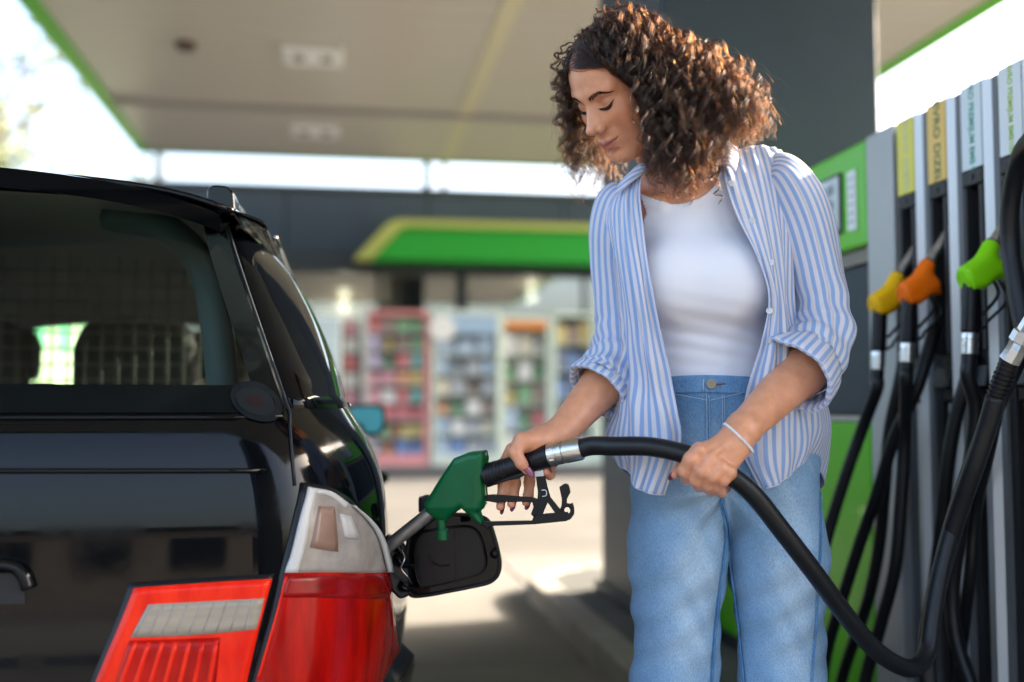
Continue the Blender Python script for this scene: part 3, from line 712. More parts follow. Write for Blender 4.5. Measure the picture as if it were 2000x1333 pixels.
# grip
g0 = q(948,930); g1 = q(1072,890); gd = (g1-g0)/np.linalg.norm(g1-g0)
gp = []; gr = []; Ng = 20
for i in range(Ng):
    a = g0+(g1-g0)*(i/Ng); b = g0+(g1-g0)*((i+.6)/Ng); r_ = .0202-.0015*math.sin(i/Ng*3.1)
    k = .0007 if 1 < i < 7 else .00015
    gp += [a, a+gd*.0006, b, b+gd*.0006]; gr += [r_, r_+k, r_+k, r_]
gp.append(g1); gr.append(.0202)
obj('grip', MB().tube(gp, gr, 28), m_black, hold, auto=30)
obj('grip_keel', MB().slab([q(950,940), q(1045,912), q(1030,926), q(1015,934), q(952,946)], en*.026), m_black, hold, bevel=.002)
f1 = q(1136,876); fd = (f1-g1); L = np.linalg.norm(fd); fd /= L
obj('ferrule', MB().tube([g1, g1+fd*.001, g1+fd*L*.22, g1+fd*L*.23, g1+fd*L*.27, g1+fd*L*.28, g1+fd*L*.44, g1+fd*L*.45, g1+fd*L*.50, g1+fd*L*.51, g1+fd*(L-.003), f1],
    [.0185,.0198,.0198,.0188,.0188,.0195,.0195,.017,.017,.0200,.0200,.0188], 28), m_chrome, hold, auto=30)
obj('hex_nut', MB().tube([g1+fd*L*.06, g1+fd*L*.2], .0212, 6), m_chrome, hold, bevel=.001)
# flat trigger guard frame with rack
def plate(name, pts, th=.007, hole=None, m=None):
    o = obj(name, MB().slab([q(*p) for p in pts], en*th), m or m_black, hold, bevel=.0011); return o
plate('guard_bar', [(944,1019), (1040,1017), (1042,1010), (1060,1004), (1108,1000), (1114,1014), (1106,1018), (1045,1024), (945,1028)])
plate('guard_upright', [(1047,928), (1064,930), (1070,956), (1075,972), (1068,985), (1060,1004), (1043,1010), (1050,985), (1051,960)])
plate('guard_strut', [(1070,966), (1096,998), (1108,1004), (1098,1006), (1086,1004), (1068,978)])
plate('guard_hook', [(1093,951), (1104,944), (1110,947), (1114,962), (1107,975), (1106,990), (1097,992), (1098,975)])
plate('guard_corner', [(1113,985), (1118,982), (1121,992), (1121,1005), (1114,1015), (1100,1018), (1100,1011), (1110,1009), (1116,1002), (1116,993)])
rg = q(1108,997)
obj('guard_eye', MB().tube([rg+.0088*(math.cos(a)*ex+math.sin(a)*ez) for a in np.linspace(0, 2*math.pi, 20, endpoint=False)], .0036, 8, closed=True), m_black, hold, smooth=True)
plate('trigger_lever', [(948,968), (962,966), (1040,972), (1052,976), (1048,984), (1036,980), (985,980), (972,982), (948,978)], .010)
plate('trigger_bracket', [(1040,978), (1052,978), (1052,1000), (1044,1010), (1038,1004), (1043,990)], .010)
plate('white_clip', [(1044,921), (1062,918), (1063,930), (1047,931)], .009, m=m_white)
obj('clip_mark', MB().tube(smoothpath([q(1058,958,-.006), q(1066,958,-.006), q(1067,968,-.006), q(1059,970,-.006)], 3), .0008, 6), m_white, hold, smooth=True)
# the hose she holds: one long curve from the nozzle to the loop beside the dispenser
hp = [(f1, 0)]
pts = [f1-fd*.01, f1+fd*.02, PD(1200,872,1.80), PD(1270,873,1.775), PD(1340,888,1.755), PD(1400,913,1.745), PD(1465,960,1.75), PD(1530,1040,1.77), PD(1595,1125,1.80), PD(1650,1200,1.835),
       PD(1705,1265,1.87), PD(1755,1300,1.90), PD(1790,1303,1.93), PD(1812,1270,1.96), PD(1822,1200,1.98), PD(1836,1120,2.0), PD(1862,1020,2.02), PD(1892,925,2.04), PD(1925,840,2.06), PD(1962,760,2.08), PD(2010,660,2.1), PD(2070,560,2.12)]
HP = smoothpath(pts, 10)
o = obj('filling_hose', MB().tube(HP, .0160, 30), m_rub, smooth=True)
tag(o, 'thick black hose from the held green nozzle through her left hand to the pump', 'hose')
# ================================================================== the car
XC = -.788
def car_paint():
    m = mat('black metallic paint', (.0015,.002,.003), .05, spec=.28)
    t = m.node_tree; b = t.nodes['Principled BSDF']; n = t.nodes.new('ShaderNodeTexNoise'); n.inputs['Scale'].default_value = 9; n.inputs['Detail'].default_value = 9; n.inputs['Roughness'].default_value = .7
    tc = t.nodes.new('ShaderNodeTexCoord'); t.links.new(tc.outputs['Object'], n.inputs['Vector']); r = t.nodes.new('ShaderNodeMapRange'); r.inputs[1].default_value = .45; r.inputs[2].default_value = .75; r.inputs[3].default_value = .03; r.inputs[4].default_value = .20
    t.links.new(n.outputs[0], r.inputs[0]); t.links.new(r.outputs[0], b.inputs['Roughness']); return m
m_paint = car_paint()
m_trim = mat('satin black trim', (.012,.012,.013), .45)
m_brt = mat('bright metal trim', (.55,.55,.56), .22, metal=1)
m_cglass = glass_mat('tinted car glass', (.78,.85,.82), -.015)
m_int = mat('charcoal car fabric', (.035,.034,.032), .9, bump=.2, bscale=150)
m_plast = mat('grey interior plastic', (.16,.17,.155), .6)
def interp(z, T):
    xs = [t[0] for t in T]; return float(np.interp(z, xs, [t[1] for t in T]))
HW = [(.20,.78),(.30,.81),(.42,.85),(.55,.868),(.66,.875),(.76,.876),(.85,.864),(.91,.842),(.95,.815),(.975,.795),(1.05,.778),(1.15,.737),(1.25,.683),(1.31,.628),(1.36,.572),(1.385,.53)]
YR = [(.20,1.74),(.30,1.70),(.45,1.665),(.62,1.672),(.80,1.685),(.90,1.700),(.95,1.715),(.98,1.735),(1.10,1.815),(1.20,1.885),(1.30,1.965),(1.36,2.02),(1.385,2.04)]
def smooth_tab(T, w_=.03):
    z = np.linspace(T[0][0], T[-1][0], 300); v = np.interp(z, [t[0] for t in T], [t[1] for t in T])
    k = int(w_/(z[1]-z[0])); ker = np.ones(2*k+1)/(2*k+1); v2 = np.convolve(np.pad(v, k, mode='edge'), ker, 'valid'); return list(zip(z, v2))
HW = smooth_tab(HW); YR = smooth_tab(YR); HWa = np.array(HW); YRa = np.array(YR)
RX, RY = .17, .26
def cs(s, z, off=0.0, side=1):
    """point on the car shell: s 0..1 round the tail from the centre, above 1 metres forward along the flank"""
    def P(s, z):
        hw = float(np.interp(z, HWa[:, 0], HWa[:, 1])); yr = float(np.interp(z, YRa[:, 0], YRa[:, 1]))
        fl = 0
        c = .05
        if s <= .75: u = s/.75*(hw-RX); y = yr+c*(u/.7)**2
        else:
            yc = yr+c*((hw-RX)/.7)**2; th = min((s-.75)/.25, 1)*math.pi/2
            u = hw-RX+RX*math.sin(th); y = yc+RY*(1-math.cos(th))+.06*math.sin(th)
            if s > 1: y += (s-1)
        if z < .72 and y > 2.0:
            fl = .072*math.exp(-((y-2.66)/.50)**4)*max(0, min(1, (.66-z)/.10))
        if y > 4.6: u *= 1-.10*((y-4.6)/1.5)**2
        return A(u+fl, y, z)
    p = P(s, z); e = 1e-3
    if off:
        a = P(s+e, z)-P(s-e, z); b = P(s, z+e)-P(s, z-e); n = np.cross(a, b); n /= np.linalg.norm(n)+1e-9
        if n[0]*1+n[1]*-.3 < 0: n = -n
        p = p+n*off
    return A(XC+side*p[0], p[1], p[2])
def hit(px, py, s=.8, z=.9):
    def pr(p):
        d = p-CAM; D = d@FW; return A(1000+FPX*(d@RT)/D, 666.5-FPX*(d@UP)/D)
    t = A(px, py)
    for _ in range(14):
        p0 = pr(cs(s, z)); r = t-p0
        if np.abs(r).max() < .3: break
        e = 1e-3; J = np.stack([(pr(cs(s+e, z))-p0)/e, (pr(cs(s, z+e))-p0)/e], 1)
        d = np.linalg.lstsq(J, r, rcond=None)[0]; d = np.clip(d, -.08, .08); s = max(s+d[0], -1); z = z+d[1]
    return A(s, z)
def patch(name, corners, off, m, parent, nu=10, nv=8, thick=.004, px=True, side=1, mirror=False, label=None, bev=0, kind=None):
    """corners: top-left, top-right, bottom-right, bottom-left (or two longer rows), in picture points or (s, z)"""
    G = np.array(corners, float)
    if px: G = np.array([[hit(*c) for c in row] for row in G])
    G = cr_grid(G, nv, nu) if G.shape[0] > 2 or G.shape[1] > 2 else np.array([[(G[0,0]*(1-a)+G[0,1]*a)*(1-b)+(G[1,0]*(1-a)+G[1,1]*a)*b for a in np.linspace(0,1,nu)] for b in np.linspace(0,1,nv)])
    out = []
    for sd_ in ([1, -1] if mirror else [side]):
        Q = np.array([[cs(c[0], c[1], off, sd_) for c in row] for row in G])
        mb = MB().grid(Q, flip=sd_ > 0)
        o = obj(name, mb, m, parent, smooth=True, label=label, kind=kind)
        md = o.modifiers.new('solid', 'SOLIDIFY'); md.thickness = thick; md.offset = -1; out.append(o)
    return out
car = empty('estate_car', (XC, 3.8, 0), 'black estate car seen from behind with its fuel flap open', 'car')
# lower body shell, both halves in one sheet
zs = list(np.linspace(.24, .972, 30)); ss = list(np.linspace(0, .75, 14))+list(np.linspace(.77, 1, 14))+list(1+np.linspace(.1, 3.6, 36))
G = [[cs(s, z, 0, -1) for s in ss[::-1]]+[cs(s, z, 0, 1) for s in ss[1:]] for z in zs]
obj('body', MB().grid(np.array(G), flip=False), m_paint, car, smooth=True)
# bumper, proud of the shell
obj('rear_bumper', MB().grid(np.array([[cs(s, z, .035*math.sin(max(0,min(1,(.49-z)/.03))*math.pi/2), sd_) for sd_, s in [(-1, s) for s in list(np.linspace(0,1.25,30))[::-1]]+[(1, s) for s in list(np.linspace(0,1.25,30))[1:]]] for z in np.linspace(.25,.49,12)])), m_paint, car, smooth=True)
# roof
def roof_pt(u, y):
    yt = np.clip((y-2.0)/.5, 0, 1); zc = 1.425+.012*math.sin(min(1, (y-2.0)/2.4)*math.pi)
    hw = .585; q_ = abs(u)/hw
    z = zc-.028*q_**2-.032*q_**6
    if y > 4.2: z -= .10*((y-4.2)/.6)**2
    return A(XC+u, y, z-.035*(1-yt)**2)
obj('roof', MB().grid(np.array([[roof_pt(u, y) for u in np.linspace(-.585,.585,33)] for y in np.linspace(2.0,4.75,40)])), m_paint, car, smooth=True, solid=.012)
def drip(sd_):  # flank of the roof between the windows and the roof skin
    rows = []
    for y in np.linspace(2.06, 4.7, 40):
        a = roof_pt(sd_*.585, y); zt = a[2]; r = []
        for k in np.linspace(0, 1, 6):
            z = zt-k*(zt-1.315); r.append(A(XC+sd_*(.585+.055*math.sin(k*math.pi/2)), y, z))
        rows.append(r)
    return np.array(rows)
for sd_ in (1, -1): obj('roof_flank', MB().grid(drip(sd_), flip=sd_ < 0), m_paint, car, smooth=True, solid=.006)
# spoiler over the rear glass
sp = []
for t in np.linspace(0, 1, 9):
    row = []
    for u in np.linspace(-.565, .565, 31):
        q_ = abs(u)/.565; y = 1.90+.20*t+.10*q_**2.2; z = 1.392-.028*q_**2-.030*q_**5+.022*t-.010*(1-t)**2
        row.append(A(XC+u, y, z))
    sp.append(row)
lowr = [[p+A(0,.022*(1-i/8),-.030*(1-.2*i/8)) for p in r] for i, r in enumerate(sp)]
mb = MB().grid(np.array(sp)); mb.grid(np.array([lowr[0], sp[0]])); mb.grid(np.array(lowr), flip=True)
mb.grid(np.array([[r[-1] for r in sp], [r[-1] for r in lowr]])); mb.grid(np.array([[r[0] for r in sp], [r[0] for r in lowr]]), flip=True)
spo = obj('roof_spoiler', mb, m_paint, car, auto=45)
obj('brake_light', MB().grid(np.array([[lowr[0][j]*(1-t)+sp[0][j]*t+A(0,-.003,0) for j in range(11,20)] for t in (.15,.85)])), mat('smoked lens', (.16,.10,.09), .2, coat=1), spo, smooth=True)
# roof rails
for sd_ in (1, -1):
    path = [A(XC+sd_*.555, y, roof_pt(.555, y)[2]+.022+(.0 if 2.2 < y < 4.1 else 0)) for y in np.linspace(2.13, 4.2, 16)]
    rr = obj('roof_rail', MB().tube(path, [.010]+[.013]*14+[.010], 10), m_trim, car, smooth=True)
    e = path[0]
    obj('rail_end', MB().slab([e+A(-.024,0,-.040), e+A(.030,0,-.046), e+A(.026,0,.000), e+A(.014,0,.012), e+A(-.014,0,.014), e+A(-.024,0,.004)], A(0,.10,0)), m_paint, rr, bevel=.006, bseg=3)
    obj('rail_strip', MB().tube([p+A(sd_*.012,0,-.002) for p in path], .004, 6), m_brt, rr, smooth=True)
# tail pillars (between rear glass and quarter windows), in shell coordinates (s, z)
def pillar(name, f0, f1, z0, z1, m=m_paint, off=0, th=.012):
    for sd_ in (1, -1):
        Q = np.array([[cs(f0(z)*(1-t)+f1(z)*t, z, off, sd_) for t in np.linspace(0,1,8)] for z in np.linspace(z0, z1, 18)])
        o = obj(name, MB().grid(Q, flip=sd_ < 0), m, car, smooth=True); md = o.modifiers.new('s', 'SOLIDIFY'); md.thickness = th; md.offset = -1
def s_u(u, z):   # shell coordinate of a half width u
    hw = float(np.interp(z, HWa[:, 0], HWa[:, 1]))
    if u <= hw-RX: return u/(hw-RX)*.75
    return .75+.25*math.asin(min(1, (u-hw+RX)/RX))/(math.pi/2)
ge = lambda z: s_u(.700-(z-.96)*.38, z)               # edge of the tailgate
pillar('rear_pillar', lambda z: ge(z)+.012, lambda z: 1.10+.05*(1.3-z)/.35, .972, 1.385)
pillar('door_pillar', lambda z: 1.74, lambda z: 1.80, .972, 1.33, m_trim)
pillar('door_pillar', lambda z: 2.55, lambda z: 2.63, .972, 1.33, m_trim)
# rear window with dark printed border
zz = np.linspace(.964, 1.352, 14)
Q = np.array([[cs(abs(t)*(ge(z)-.003), z, .001, 1 if t >= 0 else -1) for t in np.linspace(-1, 1, 41)] for z in zz])
glz = obj('rear_window', MB().grid(Q), m_cglass, car, smooth=True)
def border(pts_a, pts_b): return np.array([pts_a, pts_b])
for sd_ in (1, -1):
    Q = np.array([[cs((ge(z)-.003)*t, z, .0025, sd_) for t in (1-.045, 1-.02, 1)] for z in zz])
    obj('window_border', MB().grid(Q, flip=sd_ < 0), mat('window border print', (.003,.005,.006), .15, spec=.12), glz, smooth=True)
Q = np.array([[cs(abs(t)*(ge(z)-.003), z, .0025, 1 if t >= 0 else -1) for t in np.linspace(-.95, .95, 31)] for z in (.964, 1.008)])
obj('window_border', MB().grid(Q), MATS['window border print'], glz, smooth=True)
# round sticker inside the glass corner
sc_ = hit(497, 786, .7, 1.0)
def disc(name, c, ru, rz, off, m, parent):
    vs = [cs(c[0], c[1], off)]; n = 28
    for k in range(n):
        a = 2*math.pi*k/n; vs.append(cs(c[0]+ru*math.cos(a), c[1]+rz*math.sin(a), off))
    return obj(name, MB().add(vs, [(0, 1+k, 1+(k+1) % n) for k in range(n)]), m, parent, smooth=True)
stk = disc('round_sticker', sc_, .036, .033, .0032, mat('faded sticker', (.007,.010,.013), .8, spec=.05, col2=(.012,.015,.018), nscale=60), glz)
disc('sticker_ring', sc_, .026, .023, .0036, mat('sticker grey', (.014,.017,.02), .8, spec=.05), stk)
disc('sticker_mark', sc_, .010, .009, .0040, mat('sticker red', (.022,.012,.014), .8, spec=.05), stk)
# tailgate seam, waist crease and handle bar
seam = [cs(ge(z)+.004 if z > .955 else s_u(.702+(.955-z)*.12, z), z, .0015) for z in np.linspace(1.375, .85, 24)]
obj('tailgate_seam', MB().tube(seam, .0024, 6), mat('seam rubber', (.012,.018,.026), .5), car, smooth=True)
obj('tailgate_crease', MB().tube([cs(s, .957, .002, 1) for s in np.linspace(0, s_u(.69,.957), 12)], .0035, 8), m_paint, car, smooth=True)
cr = [cs(s, .883-.012*s, .003, 1) for s in np.linspace(0, s_u(.67,.88), 12)]
obj('tailgate_crease', MB().tube(cr, .004, 8), m_paint, car, smooth=True)
hb = MB(); hc = [hit(-260,1098,.2,.75), hit(-100,1100,.3,.75), hit(15,1104,.4,.75), hit(46,1120,.45,.75), hit(58,1150,.45,.72)]
hb.tube(smoothpath([cs(c[0], c[1], .010) for c in hc], 5), .010, 10)
obj('tailgate_handle', hb, m_paint, car, smooth=True)
obj('handle_recess', MB().grid(np.array([[cs(*hit(x, y, .3, .72), .002) for x in np.linspace(-250, 50, 10)] for y in (1120, 1180)]), flip=True), m_trim, car, smooth=True)

# ---- tail lamps: lenses laid on the shell
m_red = mat('red lens', (.52,.005,.002), .2, spec=.15, coat=.15, col2=(.22,.0015,.001), nscale=26, nlo=.35, nhi=.70, stretch=(1,1,.22))
m_red2 = mat('bright red lens', (.90,.030,.006), .2, spec=.15, coat=.15, col2=(.70,.010,.003), nscale=30, stretch=(1,1,.3))
m_clear = mat('clear lens', (.25,.21,.18), .15, col2=(.38,.34,.31), nscale=18)
m_amber = mat('amber bulb glass', (.30,.19,.145), .3, coat=.3, col2=(.24,.14,.10), nscale=20)
m_rev = mat('reversing lens', (.36,.31,.25), .2, coat=.2, col2=(.29,.25,.20), nscale=14, stretch=(1,1,6))
m_wht = mat('lens rim', (.55,.54,.53), .25)
m_gask = mat('lamp gasket', (.005,.006,.010), .35)
# outer lamp outline rows (left, middle, right) top to bottom
rows = [[(597,953),(640,962),(672,985)], [(578,1030),(650,1035),(728,1040)], [(556,1118),(650,1118),(752,1118)], [(530,1225),(650,1230),(766,1230)], [(500,1325),(640,1335),(770,1335)], [(476,1400),(620,1420),(765,1420)]]
def fix(rows): return [[(x, y, .85, .97-(y-800)/2111*1.75) for x, y in r] for r in rows]
tl = empty('x', (0,0,0)); bpy.data.objects.remove(tl)
def lens(name, rows, off, m, parent, nu=16, nv=20, thick=.006): return patch(name, fix(rows), off, m, parent, nu=nu, nv=nv, thick=thick)[0]
bezel = [[(x+(-9 if i == 0 else (9 if i == 2 else 0)), y+(-10 if j == 0 else 0)) for i, (x, y) in enumerate(r)] for j, r in enumerate(rows)]
outer = lens('tail_light', bezel, .004, m_gask, car)
lens('lens', rows[2:], .0085, m_red, outer, thick=.004)
lens('clear_lens', rows[:3], .0085, m_clear, outer, thick=.004)
lens('lens_rim', [[(597,953),(604,955),(612,957)], [(578,1030),(588,1030),(598,1030)], [(556,1118),(566,1118),(577,1118)]], .0105, m_wht, outer, nu=4)
lens('lens_rim', [[(612,957),(640,963),(672,985)], [(612,966),(638,972),(668,995)]], .0105, m_wht, outer, nv=3)
lens('lens_rim', [[(672,985),(676,988)], [(728,1040),(724,1044)], [(752,1118),(745,1118)]], .0105, m_wht, outer, nu=3)
lens('bulb', [[(616,990),(645,992)], [(600,1070),(652,1078)]], .0100, m_amber, outer, nu=6, nv=6)
lens('painted_glint', [[(655,1005),(676,1010)], [(664,1050),(692,1054)]], .0112, mat('glint', (.55,.53,.51), .1, coat=.5), outer, nu=4, nv=4)  # pale patch, a glint of light painted on the lens
for x, y, w_, h_ in ():
    lens('reflector_cell', [[(x-w_/2, y-h_/2), (x+w_/2, y-h_/2)], [(x-w_/2, y+h_/2), (x+w_/2, y+h_/2)]], .0096, m_red2, outer, nu=4, nv=4)
inn = [[(262,1148),(400,1138),(531,1130)], [(236,1215),(372,1210),(511,1205)], [(208,1280),(350,1278),(494,1275)], [(176,1360),(330,1360),(474,1360)], [(160,1410),(320,1410),(462,1410)]]
bz = [[(x+(-10 if i == 0 else (5 if i == 2 else 0)), y+(-9 if j == 0 else 0)) for i, (x, y) in enumerate(r)] for j, r in enumerate(inn)]
lens('lens_band', [[(556,1124),(650,1124),(752,1124)], [(545,1165),(650,1168),(758,1168)]], .0092, mat('deep red lens', (.20,.002,.002), .2, coat=.15, col2=(.34,.004,.003), nscale=30), outer, nv=5)
lens('lens_rib', [[(556,1126),(560,1126)], [(500,1325),(506,1325)]], .0098, m_red2, outer, nu=3)
lens('lens_rib', [[(735,1126),(741,1126)], [(752,1330),(758,1330)]], .0098, mat('deep red lens', (.20,.002,.002)), outer, nu=3)
inner = lens('tail_light', bz, .004, m_gask, car)
lens('lens', inn, .0085, m_red2, inner, thick=.004)
lens('reversing_lens', [[(290,1180),(400,1174),(516,1168)], [(256,1244),(370,1240),(500,1228)]], .0102, m_rev, inner, nv=6)
lens('inner_lens', [[(254,1250),(330,1248),(430,1244)], [(216,1360),(310,1360),(418,1360)]], .0100, m_red, inner, nv=8)
for k in range(7): lens('lens_rib', [[(262+k*26,1253),(270+k*26,1253)], [(226+k*29,1350),(235+k*29,1350)]], .0106, m_red2, inner, nu=3, nv=6)
for k in range(9): lens('lens_rib', [[(292+k*25,1182-k*1.3),(295+k*25,1182-k*1.3)], [(262+k*26.5,1243-k*1.8),(265+k*26.5,1243-k*1.8)]], .0108, m_clear, inner, nu=2, nv=4)
for x, y in ():
    lens('reflector_cell', [[(x-12,y-20),(x+12,y-20)], [(x-14,y+20),(x+14,y+20)]], .0112, mat('orange red glint', (.92,.05,.012), .2), inner, nu=4, nv=4)
for n_, r_, mm in (('tail_light', [(.80,.86),(1.0,.83),(.99,.56),(.78,.56)], m_red), ('tail_light', [(.50,.74),(.735,.75),(.72,.56),(.44,.56)], m_red2)):
    a, b, c, d = r_
    patch(n_, [[a, b], [d, c]], .006, mm, car, nu=10, nv=8, px=False, side=-1)

# ---- flank: side windows, bright strips, mirror, handle
for s0_, s1_ in ((1.16,1.73), (1.81,2.54), (2.64,3.30)):
    patch('side_window', [[(s0_+.05,1.318),(s1_,1.318)], [(s0_,.984),(s1_,.984)]], .002, m_cglass, car, nu=8, nv=8, thick=.003, px=False, mirror=True)
    for o_ in ((1.325, 1.318, m_trim), (.984, .974, m_brt)):
        patch('window_strip', [[(s0_-.02,o_[0]),(s1_+.03,o_[0])], [(s0_-.02,o_[1]),(s1_+.03,o_[1])]], .007, o_[2], car, nu=10, nv=3, px=False, mirror=True)
for sd_ in (1, -1):
    obj('roof_strip', MB().tube([A(XC+sd_*(.648), y, 1.322) for y in np.linspace(2.25, 4.6, 14)], .006, 8), m_brt, car, smooth=True)
    obj('wind_deflector', MB().grid(np.array([[cs(s, z, .018, sd_) for s in np.linspace(1.80, 2.56, 14)] for z in (1.30, 1.245)]), flip=sd_ > 0), m_cglass, car, smooth=True, solid=.002)
patch('rubbing_strip', [[(1.35,.645),(3.0,.645)], [(1.35,.610),(3.0,.610)]], .010, m_trim, car, nu=20, nv=4, px=False, mirror=True)
mc = PY(714, 822, 4.25)
mir = obj('door_mirror', MB().prism([(mc[0]-.085, mc[2]+.035), (mc[0]-.06, mc[2]+.062), (mc[0]+.045, mc[2]+.064), (mc[0]+.078, mc[2]+.045), (mc[0]+.08, mc[2]-.03), (mc[0]+.055, mc[2]-.062), (mc[0]-.03, mc[2]-.06), (mc[0]-.085, mc[2]-.02)], 1, mc[1], mc[1]+.11), m_trim, car, bevel=.014, bseg=3)
obj('mirror_glass', MB().prism([(mc[0]-.072, mc[2]+.030), (mc[0]-.05, mc[2]+.050), (mc[0]+.038, mc[2]+.052), (mc[0]+.064, mc[2]+.038), (mc[0]+.066, mc[2]-.02), (mc[0]+.046, mc[2]-.048), (mc[0]+.0, mc[2]-.046), (mc[0]-.012, mc[2]-.015), (mc[0]-.04, mc[2]-.008)], 1, mc[1]-.004, mc[1]-.001), mat('mirror painted sky cyan', (.16,.72,.88), .3, metal=.3, emis=None), mir)  # cyan of the reflected sky put into the glass colour
obj('mirror_stalk', MB().tube([mc+A(-.07,.05,-.03), mc+A(-.17,.09,-.05)], .018, 10), m_trim, mir, smooth=True)
dh = PY(746, 934, 3.15)
obj('door_handle', MB().tube([dh+A(0,-.012,0), dh+A(0,-.004,0), dh, dh+A(0,.02,0), dh+A(0,.14,0), dh+A(-.02,.17,0)], [.006,.015,.019,.021,.020,.012], 16), m_paint, car, smooth=True)
obj('door_handle', MB().tube([A(.05,4.02,dh[2]), A(.112,4.03,dh[2]), A(.112,4.16,dh[2]), A(.05,4.18,dh[2])], .014, 10), m_paint, car, smooth=True)
for s_ in (1.72, 2.58, 3.35):
    obj('door_seam', MB().tube([cs(s_, z, .0005) for z in np.linspace(.97,.35,16)], .0028, 5), m_gask, car, smooth=True)
# ---- front of the car
fr = [[A(XC+u*(1-.06*t), 4.70+t*.62, 1.365-.03*(u/.57)**2-t*.40) for u in np.linspace(-.60,.60,15)] for t in np.linspace(0,1,8)]
for r_ in fr:
    pass
fr = [[A(XC+u*(.57+.19*t), 4.70+t*.62+.06*(-u*u), 1.368-.035*u*u-t*.385) for u in np.linspace(-1,1,15)] for t in np.linspace(0,1,8)]
obj('windscreen', MB().grid(np.array(fr)), glass_mat('clear car glass', (.85,.9,.88), .0), car, smooth=True)
bo = [[A(XC+u*(.79-.10*t*t), 5.25+t*.95, .972-.015*u*u-.10*t-.10*t**4) for u in np.linspace(-1,1,15)] for t in np.linspace(0,1,10)]
obj('bonnet', MB().grid(np.array(bo)), m_paint, car, smooth=True, solid=.01)
obj('front_bumper', MB().prism([(XC-.74,5.6),(XC+.74,5.6),(XC+.70,6.2),(XC+.4,6.33),(XC-.4,6.33),(XC-.70,6.2)], 2, .25, .74), m_paint, car, bevel=.03, bseg=3)
for sd_ in (1, -1):
    obj('front_pillar', MB().tube([A(XC+sd_*.58, 4.66, 1.345), A(XC+sd_*.70, 5.0, 1.16), A(XC+sd_*.775, 5.30, .975)], .022, 10), m_paint, car, smooth=True)
    obj('front_wing', MB().grid(np.array([[A(XC+sd_*(.80-.06*t-.0*k), 5.0+t*1.1, .97-.05*t-k*.6) for t in np.linspace(0,1,8)] for k in (0,.3,.6,1)]), flip=sd_ < 0), m_paint, car, smooth=True, solid=.01)
# ---- cabin
obj('cabin_floor', MB().box(XC-.72, XC+.72, 1.9, 5.2, .40, .43), m_int, car)
obj('load_cover', MB().box(XC-.66, XC+.66, 2.1, 2.9, .86, .875), m_int, car, bevel=.004)
obj('rear_bench', MB().box(XC-.64, XC+.64, 3.0, 3.14, .45, .93), m_int, car, bevel=.03)
obj('dashboard', MB().box(XC-.68, XC+.68, 4.75, 5.1, .6, .93), m_int, car, bevel=.05)
obj('headlining', MB().grid(np.array([[roof_pt(u, y)-A(0,0,.03) for u in np.linspace(-.57,.57,9)] for y in np.linspace(2.05,4.7,8)])), m_plast, car, smooth=True)
def headrest(x, y, z, w_=.13, h_=.10, n='headrest'):
    o = obj(n, MB().prism([(x-w_, z-h_), (x+w_, z-h_), (x+w_*1.02, z+h_*.4), (x+w_*.85, z+h_), (x-w_*.85, z+h_), (x-w_*1.02, z+h_*.4)], 1, y-.05, y+.05), m_int, car, bevel=.03, bseg=3); return o
for u in (-.38, .38):
    sb = obj('seat_back', MB().prism([(XC+u-.25,.5), (XC+u+.25,.5), (XC+u+.26,.95), (XC+u+.18,1.06), (XC+u-.18,1.06), (XC+u-.26,.95)], 1, 3.9, 4.02), m_int, car, bevel=.04, bseg=3)
    headrest(XC+u, 3.95, 1.16, .13, .09)
for u in (.245, -.185, -.55): headrest(XC+u, 3.0, 1.085, .155, .115)
for u_ in (.60,):
    for sd_ in (1, -1):
        pts = [A(XC+sd_*.30, 2.34, 1.372), A(XC+sd_*.42, 2.30, 1.345), A(XC+sd_*.50, 2.22, 1.27), A(XC+sd_*.545, 2.12, 1.15), A(XC+sd_*.575, 2.05, .97)]
        obj('pillar_trim', MB().tube(smoothpath(pts, 6), [.030]*25, 12), mat('teal grey trim', (.045,.075,.07), .6), car, smooth=True)
# dog guard: a frame of thin paired wires
wires = MB()
for i in range(32):
    x = XC-.62+i*.04
    for d_ in (0, .007): wires.tube([A(x+d_, 2.86, .90), A(x+d_, 2.86, 1.36-.16*abs((x-XC)/.62)**4)], .0013, 5)
for j in range(11):
    z = .92+j*.04
    for d_ in (0, .007): wires.tube([A(XC-.62, 2.857, z+d_), A(XC+.62, 2.857, z+d_)], .0013, 5)
obj('wire_grid', wires, mat('guard wire', (.10,.10,.09), .45, metal=.5), car, kind='stuff')
# ---- wheels
for sd_ in (1, -1):
    for y in (2.72, 5.45):
        c = A(XC+sd_*.70, y, .315)
        def rg_(x, r): return [c+A(x, 0, 0)]
        w0 = obj('wheel', MB().tube([c+A(sd_*.0,0,0)-A(.10,0,0), c-A(.09,0,0), c+A(.09,0,0), c+A(.10,0,0)], [.28,.31,.31,.28], 36), mat('tyre rubber', (.02,.02,.02), .8), car, auto=50)
        obj('rim', MB().tube([c+A(sd_*.095,0,0), c+A(sd_*.104,0,0)], [.21,.20], 24), m_brt, w0, auto=40)
        for k in range(5):
            a = k*2*math.pi/5; d1 = A(0, math.cos(a), math.sin(a))
            obj('spoke', MB().tube([c+A(sd_*.106,0,0), c+A(sd_*.112,0,0)+d1*.2], [.035,.018], 8), m_brt, w0, smooth=True)
